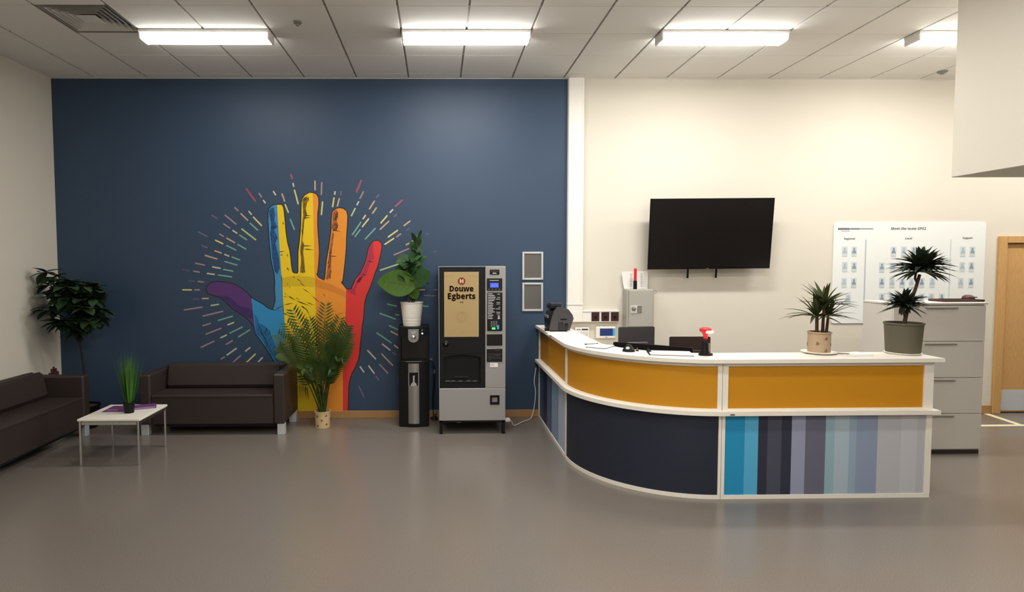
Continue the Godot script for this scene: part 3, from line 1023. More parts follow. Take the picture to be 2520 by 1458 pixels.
	for x in [2.29, 2.415]:
		for i in 9:
			var y := 1.56 + i * 0.018
			var w := rng.randf_range(0.008, 0.02)
			bb(st, x - w, x + w, y, y + 0.009, 0.002, 0.0025)
	obj("print_block", st, "card print", pp)
	var tc := thing("signal_torch", "red signal torch with a black handle standing upright on the safe", "torch", Vector3(2.315, 1.532, 0.11))
	st = S()
	lathe(st, [Vector2(0, 0), Vector2(0.021, 0), Vector2(0.021, 0.09), Vector2(0.018, 0.1), Vector2(0, 0.1)], 20)
	obj("handle", st, "black", tc)
	st = S()
	lathe(st, [Vector2(0.015, 0.1), Vector2(0.0165, 0.105), Vector2(0.0165, 0.235), Vector2(0.012, 0.245), Vector2(0, 0.247)], 20)
	obj("cone", st, "red light", tc)
	# television on its bracket, tipped a little forward
	var tv := thing("television", "large black wall-mounted television tipped slightly forward above the reception desk", "television", Vector3(3.152, 2.17, 0.205))
	tv.rotation = Vector3(0.105, 0.0, 0.006)
	part("back_case", "black", tv, -0.70, 0.70, -0.39, 0.39, -0.045, -0.012, 0.01)
	part("bezel", "gloss black", tv, -0.715, 0.715, -0.407, 0.407, -0.014, 0.0, 0.003)
	part("screen", "tv screen", tv, -0.702, 0.702, -0.388, 0.396, 0.0, 0.001)
	part("badge", "grey print", tv, -0.03, 0.0, -0.402, -0.396, 0.0, 0.0015)
	part("bracket", "black", tv, -0.3, 0.3, -0.2, 0.2, -0.155, -0.045, 0.004)
	for x in [-0.22, 0.115]:
		part("strap", "dark plastic", tv, x - 0.012, x + 0.012, -0.52, -0.38, -0.06, -0.05, 0.003)
	# staff board
	var n := thing("staff_board", "wide white staff board with small portraits in columns behind the filing cabinet", "notice board", Vector3(0, 0, 0.0006))
	st = S()
	prism(st, rrect(4.71, 6.54, 1.108, 2.31, 0.03), 0.0, 0.012)
	obj("board", st, "board white", n)
	st = S()
	bb(st, 4.757, 4.90, 2.222, 2.246, 0.012, 0.013)
	bb(st, 4.905, 5.02, 2.226, 2.243, 0.012, 0.013)
	bb(st, 5.025, 5.18, 2.229, 2.24, 0.012, 0.013)
	bb(st, 4.80, 4.90, 2.205, 2.21, 0.012, 0.013)
	obj("logo", st, "grey print", n)
	lettering("lettering", "Meet the team GPEZ", "grey print", n, Vector3(5.606, 2.236, 0.013), 0.42)
	lettering("lettering", "Regional", "grey print", n, Vector3(4.90, 2.118, 0.013), 0.13)
	lettering("lettering", "Local", "grey print", n, Vector3(5.61, 2.12, 0.013), 0.08)
	lettering("lettering", "Support", "grey print", n, Vector3(6.322, 2.123, 0.013), 0.12)
	part("divider", "card print", n, 5.092, 5.104, 1.15, 2.107, 0.012, 0.015)
	part("divider", "card light", n, 6.116, 6.127, 1.25, 2.105, 0.012, 0.015)
	for i in range(0, CARDS.size(), 2):
		var c := part("portrait_card", "card light", n, CARDS[i] - 0.032, CARDS[i] + 0.032, CARDS[i + 1] - 0.052, CARDS[i + 1] + 0.052, 0.012, 0.014)
		st = S()
		prism(st, pv([-0.026, -0.03, 0.026, -0.03, 0.02, 0.0, 0.008, 0.008, 0.013, 0.024, 0.008, 0.038, -0.008, 0.038, -0.013, 0.024, -0.008, 0.008, -0.02, 0.0]), 0.014, 0.0145, Transform3D(Basis.IDENTITY, Vector3(CARDS[i], CARDS[i + 1], 0)))
		obj("portrait", st, "card face" if i % 4 else "card print", c)
		part("name_strip", "card print", c, CARDS[i] - 0.03, CARDS[i] + 0.03, CARDS[i + 1] - 0.068, CARDS[i + 1] - 0.06, 0.012, 0.0135)

# ---------------------------------------------------------------- behind and on the desk
func monitor(label: String, at: Vector3, turn: float, w: float, h: float, m: String, foot: float) -> void:
	var t := thing("monitor", label, "monitor", at, turn, "monitors behind the counter")
	var st := S()
	prism(st, rrect(-w / 2, w / 2, foot, foot + h, 0.012), -0.012, 0.012)
	obj("shell", st, m, t)
	part("screen", "tv screen", t, -w / 2 + 0.01, w / 2 - 0.01, foot + 0.01, foot + h - 0.01, -0.0135, -0.012)
	part("back_bulge", m, t, -w * 0.3, w * 0.3, foot + 0.02, foot + h * 0.6, 0.012, 0.03, 0.012)
	part("neck", "black", t, -0.025, 0.025, 0.01, foot + h * 0.4, 0.03, 0.05, 0.004)
	part("stand_foot", "black", t, -0.11, 0.11, 0.0, 0.012, -0.07, 0.09, 0.005)

func behind_desk() -> void:
	monitor("charcoal monitor seen from its back below the wall safe", Vector3(1.92, 0.741, 1.36), 0.12, 0.36, 0.36, "charcoal", 0.125)
	monitor("brown-black monitor seen from its back left of the red scanner", Vector3(2.33, 0.741, 1.62), -0.03, 0.37, 0.30, "brown black", 0.12)
	monitor("long low black monitor whose top edge just clears the curved counter", Vector3(1.914, 0.741, 1.80), -0.625, 0.70, 0.338, "black", 0.035)

func counter_things() -> void:
	var top := 1.1052
	# desk printer with a rounded front cheek
	var p := thing("card_printer", "rounded black printer on the wall end of the white counter", "printer", Vector3(1.20, top, 0.36))
	var side := pv([0.0, 0.012, 0.22, 0.012, 0.262, 0.14, 0.25, 0.18, 0.21, 0.235, 0.15, 0.265, 0.09, 0.265, 0.05, 0.22, 0.02, 0.13])
	var st := S()
	prism(st, side, 0.30, 0.335)
	obj("front_cheek", st, "charcoal", p)
	st = S()
	prism(st, pv([0.01, 0.012, 0.19, 0.012, 0.215, 0.14, 0.19, 0.20, 0.14, 0.235, 0.07, 0.235, 0.03, 0.2, 0.005, 0.13]), 0.0, 0.30)
	obj("body", st, "black", p)
	part("hopper", "dark plastic", p, 0.02, 0.15, 0.235, 0.285, 0.05, 0.24, 0.01)
	part("hopper_lid", "charcoal", p, 0.035, 0.16, 0.285, 0.30, 0.10, 0.22, 0.004)
	part("side_lever", "grey plastic", p, -0.012, 0.004, 0.14, 0.17, 0.1, 0.28, 0.004)
	part("slot", "black", p, 0.12, 0.19, 0.125, 0.14, 0.335, 0.337)
	part("card_tray", "gloss black", p, 0.10, 0.15, 0.014, 0.10, 0.335, 0.345, 0.003)
	part("card_tray", "gloss black", p, 0.165, 0.2, 0.014, 0.09, 0.335, 0.345, 0.003)
	for x in [0.03, 0.18]:
		part("foot", "black", p, x, x + 0.02, 0.0, 0.012, 0.02, 0.31)
	var cb := thing("power_adapter", "small black plug block beside the printer on the counter", "adapter", Vector3(1.185, top, 0.62))
	part("block", "black", cb, -0.02, 0.03, 0.0, 0.03, -0.02, 0.02, 0.004)
	part("pins", "steel", cb, 0.03, 0.045, 0.01, 0.02, -0.01, 0.01)
	# papers
	for q in [[1.25, 0.98, 0.3, "loose white sheets before the printer on the counter", 2], [1.36, 0.88, -0.2, "crumpled white sheet beside the printer on the counter", 1], [3.32, 2.40, 0.06, "white papers between the two potted plants on the counter", 3]]:
		var s := thing("paper_sheets", q[3], "paper", Vector3(q[0], top, q[1]), q[2])
		for i in q[4]:
			var o := part("sheet", "paper", s, -0.105, 0.105, 0.0, 0.003, -0.075, 0.075)
			o.position = Vector3(0.012 * i, 0.0032 * i, -0.01 * i)
			o.rotation.y = 0.12 * i
	var wp := thing("wooden_pen", "brown pen lying on the papers beside the tan plant pot", "pen", Vector3(3.225, top + 0.013, 2.385), -0.5)
	st = S()
	tube(st, [Vector3(-0.055, 0, 0), Vector3(0.045, 0, 0)], 0.0035)
	obj("barrel", st, "clay mark", wp)
	st = S()
	tube(st, [Vector3(0.045, 0, 0), Vector3(0.058, 0, 0)], 0.0033, 0.001)
	obj("nib", st, "black", wp)
	var fo := thing("folder", "thin white folder with a dark edge on the curved counter", "folder", Vector3(1.435, top, 1.86), 0.9)
	part("cover", "charcoal", fo, -0.11, 0.11, 0.0, 0.004, -0.09, 0.09)
	part("sheet", "paper", fo, -0.105, 0.108, 0.004, 0.009, -0.089, 0.086)
	var pn := thing("pen", "thin dark pen lying on the curved counter behind the folder", "pen", Vector3(1.40, top + 0.004, 1.69), 0.35)
	st = S()
	tube(st, [Vector3(-0.06, 0, 0), Vector3(0.05, 0, 0)], 0.004)
	obj("barrel", st, "grey plastic", pn)
	for x in [[-0.07, -0.05], [0.045, 0.07]]:
		st = S()
		tube(st, [Vector3(x[0], 0, 0), Vector3(x[1], 0, 0)], 0.0055, 0.004)
		obj("pen_end", st, "black", pn)
	var bl := thing("counter_bell", "small black cone with a silver badge on the counter before the monitors", "bell", Vector3(1.60, top, 2.13), -0.5)
	st = S()
	lathe(st, [Vector2(0, 0), Vector2(0.052, 0), Vector2(0.05, 0.014), Vector2(0.024, 0.05), Vector2(0.02, 0.058), Vector2(0, 0.058)], 28)
	obj("cone", st, "black", bl)
	st = S()
	prism(st, rrect(-0.016, 0.016, -0.013, 0.013, 0.012), 0.0, 0.004, Transform3D(Basis(Vector3(1, 0, 0), -0.7), Vector3(0, 0.031, 0.039)))
	obj("badge", st, "brushed steel", bl)
	var cl := thing("paper_clip", "tiny dark clip standing beside the black cone", "clip", Vector3(1.675, top, 2.12))
	part("jaw", "black", cl, -0.012, 0.012, 0.0, 0.01, -0.01, 0.01, 0.002)
	st = S()
	tube(st, [Vector3(-0.008, 0.01, 0), Vector3(0, 0.03, 0), Vector3(0.008, 0.01, 0)], 0.002)
	obj("loop", st, "grey plastic", cl)
	var nb := thing("spiral_notebook", "open white notebook with a black wire spiral on the counter", "notebook", Vector3(1.885, top, 2.285), -0.22)
	part("cover", "charcoal", nb, -0.17, 0.17, 0.0, 0.004, -0.1, 0.1)
	part("page", "paper", nb, -0.16, 0.168, 0.004, 0.012, -0.098, 0.096)
	for i in 9:
		st = S()
		var ring := []
		for k in 9:
			var a := PI * 1.1 * k / 8
			ring.append(Vector3(-0.155 - 0.018 * sin(a), 0.012 - 0.012 * cos(a) + 0.004, -0.085 + i * 0.021))
		tube(st, ring, 0.002, -1.0, 5)
		obj("wire_ring", st, "black", nb)
	# scanner on its stand
	var sc := thing("hand_scanner", "black scanner on an oval stand with a glowing red head", "scanner", Vector3(2.145, top, 2.36), 0.15)
	st = S()
	var oval := PackedVector2Array()
	for i in 24:
		oval.append(Vector2(0.058 * cos(TAU * i / 24), 0.042 * sin(TAU * i / 24)))
	prism(st, oval, 0.0, -0.014, Transform3D(Basis(Vector3(1, 0, 0), Vector3(0, 0, 1), Vector3(0, -1, 0)), Vector3.ZERO))
	obj("stand", st, "black", sc)
	st = S()
	lathe(st, [Vector2(0.034, 0.014), Vector2(0.027, 0.06), Vector2(0.019, 0.11), Vector2(0.018, 0.135), Vector2(0, 0.135)], 20, Vector3(-0.012, 0, 0), false)
	obj("handle", st, "black", sc)
	part("cable_clip", "grey plastic", sc, 0.012, 0.02, 0.03, 0.10, 0.012, 0.03, 0.003)
	st = S()
	lathe(st, [Vector2(0.016, 0.135), Vector2(0.018, 0.165), Vector2(0.03, 0.185), Vector2(0.046, 0.195), Vector2(0.046, 0.213), Vector2(0.03, 0.222), Vector2(0, 0.222)], 24, Vector3(-0.004, 0, 0), false)
	var hd := obj("head", st, "red light", sc)
	st = S()
	prism(st, rrect(-0.032, 0.034, -0.013, 0.013, 0.012), 0.0, 0.006, Transform3D(Basis(Vector3(1, 0, 0), 0.5), Vector3(0.004, 0.192, 0.04)))
	obj("lamp_window", st, "hot red light", hd)
	var li := OmniLight3D.new()
	li.name = "scanner_glow"
	li.light_color = Color("#ff4040")
	li.light_energy = 0.006
	li.light_size = 0.02
	li.shadow_enabled = true
	sc.add_child(li)
	li.position = Vector3(0.01, 0.175, 0.075)
	# tray on the cabinet
	var tr := thing("desk_tray", "flat dark brown tray on top of the grey filing cabinet", "tray", Vector3(5.06, 1.458, 1.33))
	part("base", "brown tray", tr, -0.2, 0.2, 0.0, 0.006, -0.09, 0.09, 0.002)
	for s in [-1.0, 1.0]:
		part("rim", "brown tray", tr, -0.2, 0.2, 0.006, 0.022, s * 0.09 - 0.005, s * 0.09 + 0.005, 0.002)
		part("rim", "brown tray", tr, s * 0.2 - 0.005, s * 0.2 + 0.005, 0.006, 0.022, -0.085, 0.085, 0.002)
	var bo := thing("small_purse", "small dark red-brown lump of a purse lying in the tray", "purse", Vector3(5.17, 1.4645, 1.34))
	st = S()
	lathe(st, [Vector2(0, 0), Vector2(0.042, 0.002), Vector2(0.052, 0.02), Vector2(0.046, 0.042), Vector2(0.025, 0.056), Vector2(0, 0.058)], 18, Vector3.ZERO, false)
	obj("body", st, "brown tray", bo)
	part("flap", "dark red", bo, -0.03, 0.056, 0.03, 0.04, -0.03, 0.045, 0.004)

# ---------------------------------------------------------------- plants
func cup(t: Node, called: String, m: String, r0: float, r1: float, h: float, rim := 0.006) -> MeshInstance3D:
	var st := S()
	lathe(st, [Vector2(0, 0), Vector2(r0, 0), Vector2(r1, h - rim * 2), Vector2(r1 + rim, h - rim * 2), Vector2(r1 + rim, h), Vector2(r1 - rim, h), Vector2(r1 - rim * 1.3, h - 0.03), Vector2(0, h - 0.03)], 36)
	return obj(called, st, m, t)

func printed_marks(t: Node, r: float, m: String, spots: Array) -> void:
	for s in spots:
		var st := S()
		var x := r * sin(s[0])
		var z := r * cos(s[0])
		prism(st, pv([-0.016, -0.01, 0.004, -0.012, 0.016, -0.004, 0.006, 0.002, 0.01, 0.012, -0.002, 0.014, -0.006, 0.004]), 0.0, 0.0012, Transform3D(Basis(Vector3.UP, s[0]) * Basis(Vector3(0, 0, 1), s[2]), Vector3(x, s[1], z)))
		obj("leaf_print", st, m, t)

func soil(t: Node, r: float, y: float) -> void:
	var st := S()
	lathe(st, [Vector2(r, y - 0.01), Vector2(r, y), Vector2(0, y + 0.008)], 24)
	obj("soil", st, "soil", t)

func plants() -> void:
	ficus()
	palm()
	cooler_plant()
	dracaenas()

func ficus() -> void:
	var t := thing("potted_ficus", "dark bushy ficus rising behind the sofas in the corner of the room", "plant", Vector3(-3.99, 0, 0.33))
	cup(t, "pot", "black", 0.12, 0.15, 0.26)
	soil(t, 0.14, 0.235)
	var st := S()
	tube(st, [Vector3(0, 0.2, 0), Vector3(0.02, 0.6, 0.02), Vector3(0.0, 0.95, 0.05), Vector3(0.01, 1.35, 0.07)], 0.014, 0.009)
	obj("trunk", st, "dark bark", t)
	var kinds := []
	for k in 4:
		st = S()
		leaf(st, Vector3.ZERO, Vector3(0, 0.0, 0.135 + 0.016 * k), 0.042 + 0.005 * k, 0.012, 7, 0.75, 0.18)
		st.generate_normals()
		kinds.append(st.commit())
	var clusters := []
	for i in 60:
		var d := Vector3(rng.randf_range(-1, 1), rng.randf_range(-1, 1), rng.randf_range(-1, 1))
		if d.length() > 1.0 or d.length() < 0.35:
			d = d.normalized() * rng.randf_range(0.6, 1.0)
		clusters.append(Vector3(0.01, 1.38, 0.11) + d * Vector3(0.30, 0.29, 0.2))
	for c in [Vector3(-0.30, 1.76, 0.13), Vector3(-0.22, 1.70, 0.12), Vector3(-0.27, 1.62, 0.14), Vector3(-0.12, 1.68, 0.10), Vector3(-0.31, 1.52, 0.12), Vector3(-0.30, 1.38, 0.14), Vector3(0.28, 1.50, 0.1), Vector3(0.30, 1.36, 0.14)]:
		clusters.append(c)
	for c in clusters:
		st = S()
		tube(st, [Vector3(0.0, clampf(c.y - 0.25, 0.95, 1.33), 0.06), (Vector3(0, c.y - 0.12, 0.07) + c) * 0.5, c], 0.006, 0.003, 5)
		obj("twig", st, "dark bark", t)
		for k in 7:
			var a := TAU * k / 7 + rng.randf()
			var tilt := rng.randf_range(-0.9, 0.35)
			var o := put("leaf", kinds[rng.randi() % 4], "ficus leaf" if rng.randf() < 0.6 else "ficus leaf pale", t)
			o.transform = Transform3D(Basis(Vector3.UP, a) * Basis(Vector3(1, 0, 0), -tilt), c)
			var w: Vector3 = t.position + o.transform * Vector3(0, 0, 0.15)
			if w.x < LEFT + 0.03 or w.z < 0.03:
				o.transform = Transform3D(Basis(Vector3.UP, 0.9 + rng.randf() * 0.4) * Basis(Vector3(1, 0, 0), -tilt), c)

func frond(st: SurfaceTool, base: Vector3, tip: Vector3, lift: float, bare: float, wide: float) -> void:
	var mid := (base + tip) * 0.5 + Vector3(0, lift, 0)
	mid.x = lerpf(mid.x, base.x, 0.35)
	mid.z = lerpf(mid.z, base.z, 0.35)
	var at := func(u: float) -> Vector3: return base.lerp(mid, u).lerp(mid.lerp(tip, u), u)
	var pts := []
	for i in 11:
		pts.append(at.call(i / 10.0))
	tube(st, pts, 0.009, 0.0015, 5)
	var n := 18
	var long := base.distance_to(tip)
	for i in n:
		var u := lerpf(bare, 0.99, float(i) / (n - 1))
		var p: Vector3 = at.call(u)
		var d: Vector3 = (at.call(minf(u + 0.02, 1.0)) - at.call(u - 0.02)).normalized()
		var across := d.cross(Vector3(0.15, 0.25, 1)).normalized()
		var v := (u - bare) / (1.0 - bare)
		var l := wide * (0.35 + 0.65 * sin(PI * clampf(0.18 + v * 0.72, 0, 1)))
		for s in [-1.0, 1.0]:
			var q: Vector3 = p + (across * s * 0.8 + d * 0.6 + Vector3(0, 0, 0.12)).normalized() * l
			if q.x < -0.325 and q.y < 0.72 and q.z < 0.35:
				continue  # leaflets that would grow into the sofa arm
			leaf(st, p, q, 0.0105, -0.006, 3, 0.6, 0.15, Vector3(0, 0.3, 1))

func palm() -> void:
	var t := thing("potted_palm", "green fern palm in a cream printed pot beside the sofa arm", "plant", Vector3(-1.305, 0, 0.375))
	var pot := cup(t, "pot", "clay cream", 0.083, 0.086, 0.185)
	printed_marks(pot, 0.0855, "clay print", [[-0.55, 0.135, 0.3], [0.65, 0.14, -0.2], [0.05, 0.09, 1.2], [-0.5, 0.03, 0.5], [0.7, 0.045, 0.0], [-1.4, 0.08, 0.7], [1.5, 0.09, 0.4], [2.6, 0.1, 0.2], [-2.5, 0.06, 0.9]])
	soil(t, 0.076, 0.155)
	var tips := [[-0.30, 1.33, 0.06], [0.03, 1.37, -0.12], [0.20, 1.22, -0.05], [0.31, 1.15, 0.08], [0.33, 0.98, 0.12], [0.26, 0.82, 0.2], [0.15, 0.70, 0.26], [-0.48, 1.05, 0.02], [-0.40, 1.17, -0.06], [-0.44, 0.92, 0.12], [-0.42, 0.88, 0.20], [-0.15, 0.72, 0.34], [-0.10, 1.22, 0.14], [0.12, 1.18, 0.16], [-0.20, 1.10, 0.22], [0.22, 1.05, 0.2], [0.0, 0.95, 0.28], [0.30, 1.04, -0.1], [-0.08, 0.72, 0.28], [-0.36, 1.02, 0.1], [-0.32, 0.96, 0.18], [0.24, 1.12, -0.15], [0.28, 0.9, -0.1], [0.17, 0.95, 0.1], [0.2, 0.85, 0.24]]
	for i in tips.size():
		var p: Array = tips[i]
		var st := S()
		var low: bool = p[1] < 0.9
		var a := float(i) * 2.4
		frond(st, Vector3(0.03 * cos(a), 0.16, 0.03 * sin(a)), Vector3(p[0], p[1], p[2]), 0.34 if low else 0.12, 0.42 if low else 0.36, 0.15)
		obj("frond", st, "palm leaf" if i % 3 else "palm leaf dark", t)

func cooler_plant() -> void:
	var t := thing("potted_foliage", "broad-leaved green plant in a ribbed white pot on the water cooler", "plant", Vector3(-0.295, 1.132, 0.235))
	var st := S()
	lathe(st, [Vector2(0, 0), Vector2(0.1, 0), Vector2(0.105, 0.045), Vector2(0.1015, 0.05), Vector2(0.106, 0.055), Vector2(0.109, 0.08), Vector2(0.1055, 0.085), Vector2(0.11, 0.09), Vector2(0.129, 0.258), Vector2(0.134, 0.262), Vector2(0.134, 0.27), Vector2(0.122, 0.27), Vector2(0.118, 0.23), Vector2(0, 0.23)], 40)
	obj("pot", st, "satin white", t)
	soil(t, 0.115, 0.236)
	for s in [[Vector3(0.02, 0.23, 0.02), Vector3(0.045, 0.55, 0.02), Vector3(0.07, 0.98, 0.0)], [Vector3(-0.02, 0.23, 0.03), Vector3(-0.05, 0.40, 0.05), Vector3(-0.10, 0.50, 0.06)], [Vector3(0.0, 0.23, 0.0), Vector3(0.01, 0.5, 0.0), Vector3(-0.02, 0.78, 0.0)]]:
		st = S()
		tube(st, s, 0.009, 0.005, 7)
		obj("stem", st, "green stem", t)
	# two big leaves low down, then a spire of smaller ones
	for l in [[Vector3(0.06, 0.45, 0.09), Vector3(-0.385, 0.50, 0.11), 0.15, "monstera leaf", Vector3(0.05, 0.2, 1)], [Vector3(0.06, 0.30, 0.08), Vector3(-0.09, 0.62, 0.08), 0.085, "monstera leaf", Vector3(-0.2, 0.2, 1)], [Vector3(0.0, 0.45, 0.08), Vector3(0.22, 0.62, 0.12), 0.095, "fiddle leaf", Vector3(0, 0.3, 1)]]:
		st = S()
		leaf(st, l[0], l[1], l[2], 0.03, 12, 0.85, 0.12, l[4])
		var lf := obj("leaf", st, l[3], t)
		st = S()
		for i in 6:
			var u := 0.15 + 0.13 * i
			var p: Vector3 = l[0].lerp(l[1], u) + Vector3(0, 0.06 * u * (1 - u), 0) + l[4].normalized() * 0.004
			var d: Vector3 = (l[1] - l[0]).normalized()
			var s: Vector3 = d.cross(l[4]).normalized()
			for k in [-1.0, 1.0]:
				tube(st, [p, p + (s * k * 0.8 + d * 0.5) * l[2] * 0.7 + l[4].normalized() * 0.012], 0.0016, 0.0006, 4)
		tube(st, [l[0] + l[4].normalized() * 0.003, l[0].lerp(l[1], 0.5) + Vector3(0, 0.015, 0) + l[4].normalized() * 0.003, l[1]], 0.003, 0.001, 5)
		obj("vein", st, "green stem", lf)
	for i in 14:
		var a := i * 2.399
		var base := Vector3(-0.03, 0.52 + 0.018 * i, 0.03)
		var tip := base + Vector3(cos(a) * 0.16, rng.randf_range(-0.03, 0.08), sin(a) * 0.1 + 0.02)
		st = S()
		leaf(st, base, tip, 0.06, 0.03, 7, 0.75, 0.25, Vector3(rng.randf_range(-0.5, 0.5), 0.4, 0.7))
		obj("leaf", st, "fiddle leaf" if i % 2 else "ficus leaf pale", t)
	for i in 30:
		var u := i / 29.0
		var a := i * 2.399 + rng.randf()
		var base := Vector3(0.01, 0.46, 0.01).lerp(Vector3(0.07, 0.97, 0.0), u)
		var r := lerpf(0.18, 0.06, u) * rng.randf_range(0.75, 1.2)
		var tip := base + Vector3(cos(a) * r, rng.randf_range(-0.05, 0.09) + 0.05 * u, sin(a) * r * 0.8)
		if t.position.z + tip.z < 0.03:
			tip.z = 0.04 - t.position.z
		st = S()
		leaf(st, base, tip, lerpf(0.072, 0.028, u) * rng.randf_range(0.8, 1.15), 0.035, 7, 0.65, 0.3, Vector3(cos(a) * 0.4 + rng.randf_range(-0.3, 0.3), 0.5, 0.5))
		obj("leaf", st, "fiddle leaf" if i % 3 else "ficus leaf pale", t)

func rosette(t: Node, at: Vector3, n: int, long: float, wide: float, m: String, low: float, high: float, squash := 1.0) -> void:
	for i in n:
		var a := i * 2.399 + rng.randf() * 0.4
		var e := lerpf(low, high, rng.randf())
		var l := long * rng.randf_range(0.75, 1.05) * lerpf(1.0, 0.72, clampf(e / 1.5, 0, 1))
		var d := Vector3(cos(a) * cos(e), sin(e) * squash, sin(a) * cos(e))
		var st := S()
		leaf(st, at, at + d * l, wide, l * 0.16, 6, 0.55, 0.35)
		obj("leaf", st, m, t)

func dracaenas() -> void:
	var t := thing("potted_yucca", "spiky green plant with bare canes in a tan printed pot on the counter", "plant", Vector3(3.105, 1.1052, 2.29))
	var st := S()
	lathe(st, [Vector2(0, 0), Vector2(0.09, 0), Vector2(0.128, 0.012), Vector2(0.13, 0.016), Vector2(0, 0.012)], 36)
	obj("saucer", st, "satin white", t)
	var pot := cup(t, "pot", "clay tan", 0.082, 0.083, 0.165)
	pot.position.y = 0.0135
	printed_marks(pot, 0.0828, "clay mark", [[0.05, 0.115, 0.0], [-0.7, 0.075, 0.4], [0.72, 0.065, -0.3], [0.05, 0.02, 0.2], [2.2, 0.1, 0.0], [-2.0, 0.06, 0.8]])
	soil(t, 0.074, 0.152)
	for c in [[-0.026, 0.32, 0.008], [0.02, 0.40, 0.008], [0.05, 0.30, 0.006], [-0.002, 0.36, -0.03]]:
		st = S()
		tube(st, [Vector3(c[0], 0.14, c[2]), Vector3(c[0] * 1.15, (0.14 + c[1]) * 0.5, c[2]), Vector3(c[0] * 1.3, c[1], c[2])], 0.013, 0.009, 8)
		obj("cane", st, "bark", t)
	rosette(t, Vector3(-0.034, 0.30, 0.008), 26, 0.29, 0.017, "dracaena leaf", -0.25, 1.3)
	rosette(t, Vector3(0.026, 0.38, 0.008), 30, 0.30, 0.017, "dracaena leaf", 0.0, 1.45)
	rosette(t, Vector3(0.065, 0.30, 0.006), 22, 0.26, 0.011, "dracaena leaf", -0.2, 1.2)
	var u := thing("potted_dracaena", "dark dracaena with two round leaf heads in an olive grey pot at the counter end", "plant", Vector3(3.765, 1.1052, 2.33))
	st = S()
	lathe(st, [Vector2(0, 0), Vector2(0.11, 0), Vector2(0.128, 0.012), Vector2(0.124, 0.014), Vector2(0, 0.008)], 40)
	obj("saucer", st, "satin white", u)
	cup(u, "pot", "clay olive", 0.118, 0.132, 0.245).position.y = 0.0085
	soil(u, 0.122, 0.226)
	st = S()
	tube(st, [Vector3(0, 0.22, 0), Vector3(0.02, 0.33, 0.0), Vector3(0.055, 0.44, 0), Vector3(0.09, 0.54, 0), Vector3(0.115, 0.64, 0)], 0.015, 0.011, 9)
	tube(st, [Vector3(0.01, 0.30, 0), Vector3(-0.01, 0.34, 0.01), Vector3(-0.015, 0.39, 0.01)], 0.011, 0.009, 8)
	tube(st, [Vector3(0.10, 0.57, 0), Vector3(0.07, 0.61, 0.01), Vector3(0.085, 0.66, 0.0)], 0.01, 0.008, 8)
	obj("trunk", st, "bark", u)
	rosette(u, Vector3(-0.01, 0.38, 0.01), 70, 0.19, 0.018, "dracaena dark", -0.55, 1.3)
	rosette(u, Vector3(-0.005, 0.41, 0.01), 50, 0.18, 0.018, "dracaena dark", -0.3, 1.4)
	rosette(u, Vector3(0.12, 0.66, 0), 80, 0.25, 0.024, "dracaena dark", -0.45, 1.3)
	rosette(u, Vector3(0.12, 0.70, 0.01), 70, 0.23, 0.024, "dracaena dark", -0.3, 1.35)

# ---------------------------------------------------------------- cables
func cables() -> void:
	var t := thing("extension_lead", "white extension lead running from the coffee machine up the desk end", "cable")
	part("plug_block", "cable white", t, 0.735, 0.80, 0.085, 0.125, 0.50, 0.56, 0.008)
	var st := S()
	var c := Curve3D.new()
	for p in [[Vector3(0.80, 0.10, 0.53), Vector3(0.04, -0.03, -0.05)], [Vector3(0.88, 0.012, 0.42), Vector3(0.05, 0, -0.08)], [Vector3(1.03, 0.012, 0.22), Vector3(0.06, 0, -0.05)], [Vector3(1.13, 0.06, 0.06), Vector3(0.02, 0.06, -0.02)], [Vector3(1.16, 0.30, 0.05), Vector3(0.0, 0.08, 0)], [Vector3(1.145, 0.43, 0.05), Vector3(0.0, 0.06, 0)], [Vector3(1.165, 0.60, 0.05), Vector3(0.005, 0.05, 0)]]:
		c.add_point(p[0], -p[1], p[1])
	var pts := []
	for p in c.tessellate(5, 3):
		pts.append(p)
	tube(st, pts, 0.006)
	obj("lead", st, "cable white", t)
	var h := thing("water_hose", "black water hose with pale fittings between the cooler and the coffee machine", "hose")
	st = S()
	tube(st, [Vector3(-0.09, 0.71, 0.10), Vector3(-0.055, 0.70, 0.12), Vector3(-0.04, 0.62, 0.13), Vector3(-0.045, 0.40, 0.12), Vector3(-0.06, 0.25, 0.11), Vector3(-0.05, 0.12, 0.12), Vector3(-0.02, 0.06, 0.14)], 0.011)
	obj("hose_run", st, "hose", h)
	for f in [[Vector3(-0.09, 0.715, 0.10), Vector3(-0.058, 0.708, 0.12)], [Vector3(-0.04, 0.60, 0.13), Vector3(-0.042, 0.555, 0.13)], [Vector3(-0.05, 0.115, 0.12), Vector3(-0.03, 0.075, 0.135)]]:
		st = S()
		tube(st, f, 0.014)
		obj("fitting", st, "grey print", h)
	st = S()
	var coil := []
	for i in 16:
		var a := TAU * i / 11.0
		coil.append(Vector3(-0.045 + 0.035 * cos(a), 0.022 + 0.0015 * i, 0.16 + 0.05 * sin(a)))
	tube(st, coil, 0.009)
	obj("coil", st, "hose", h)

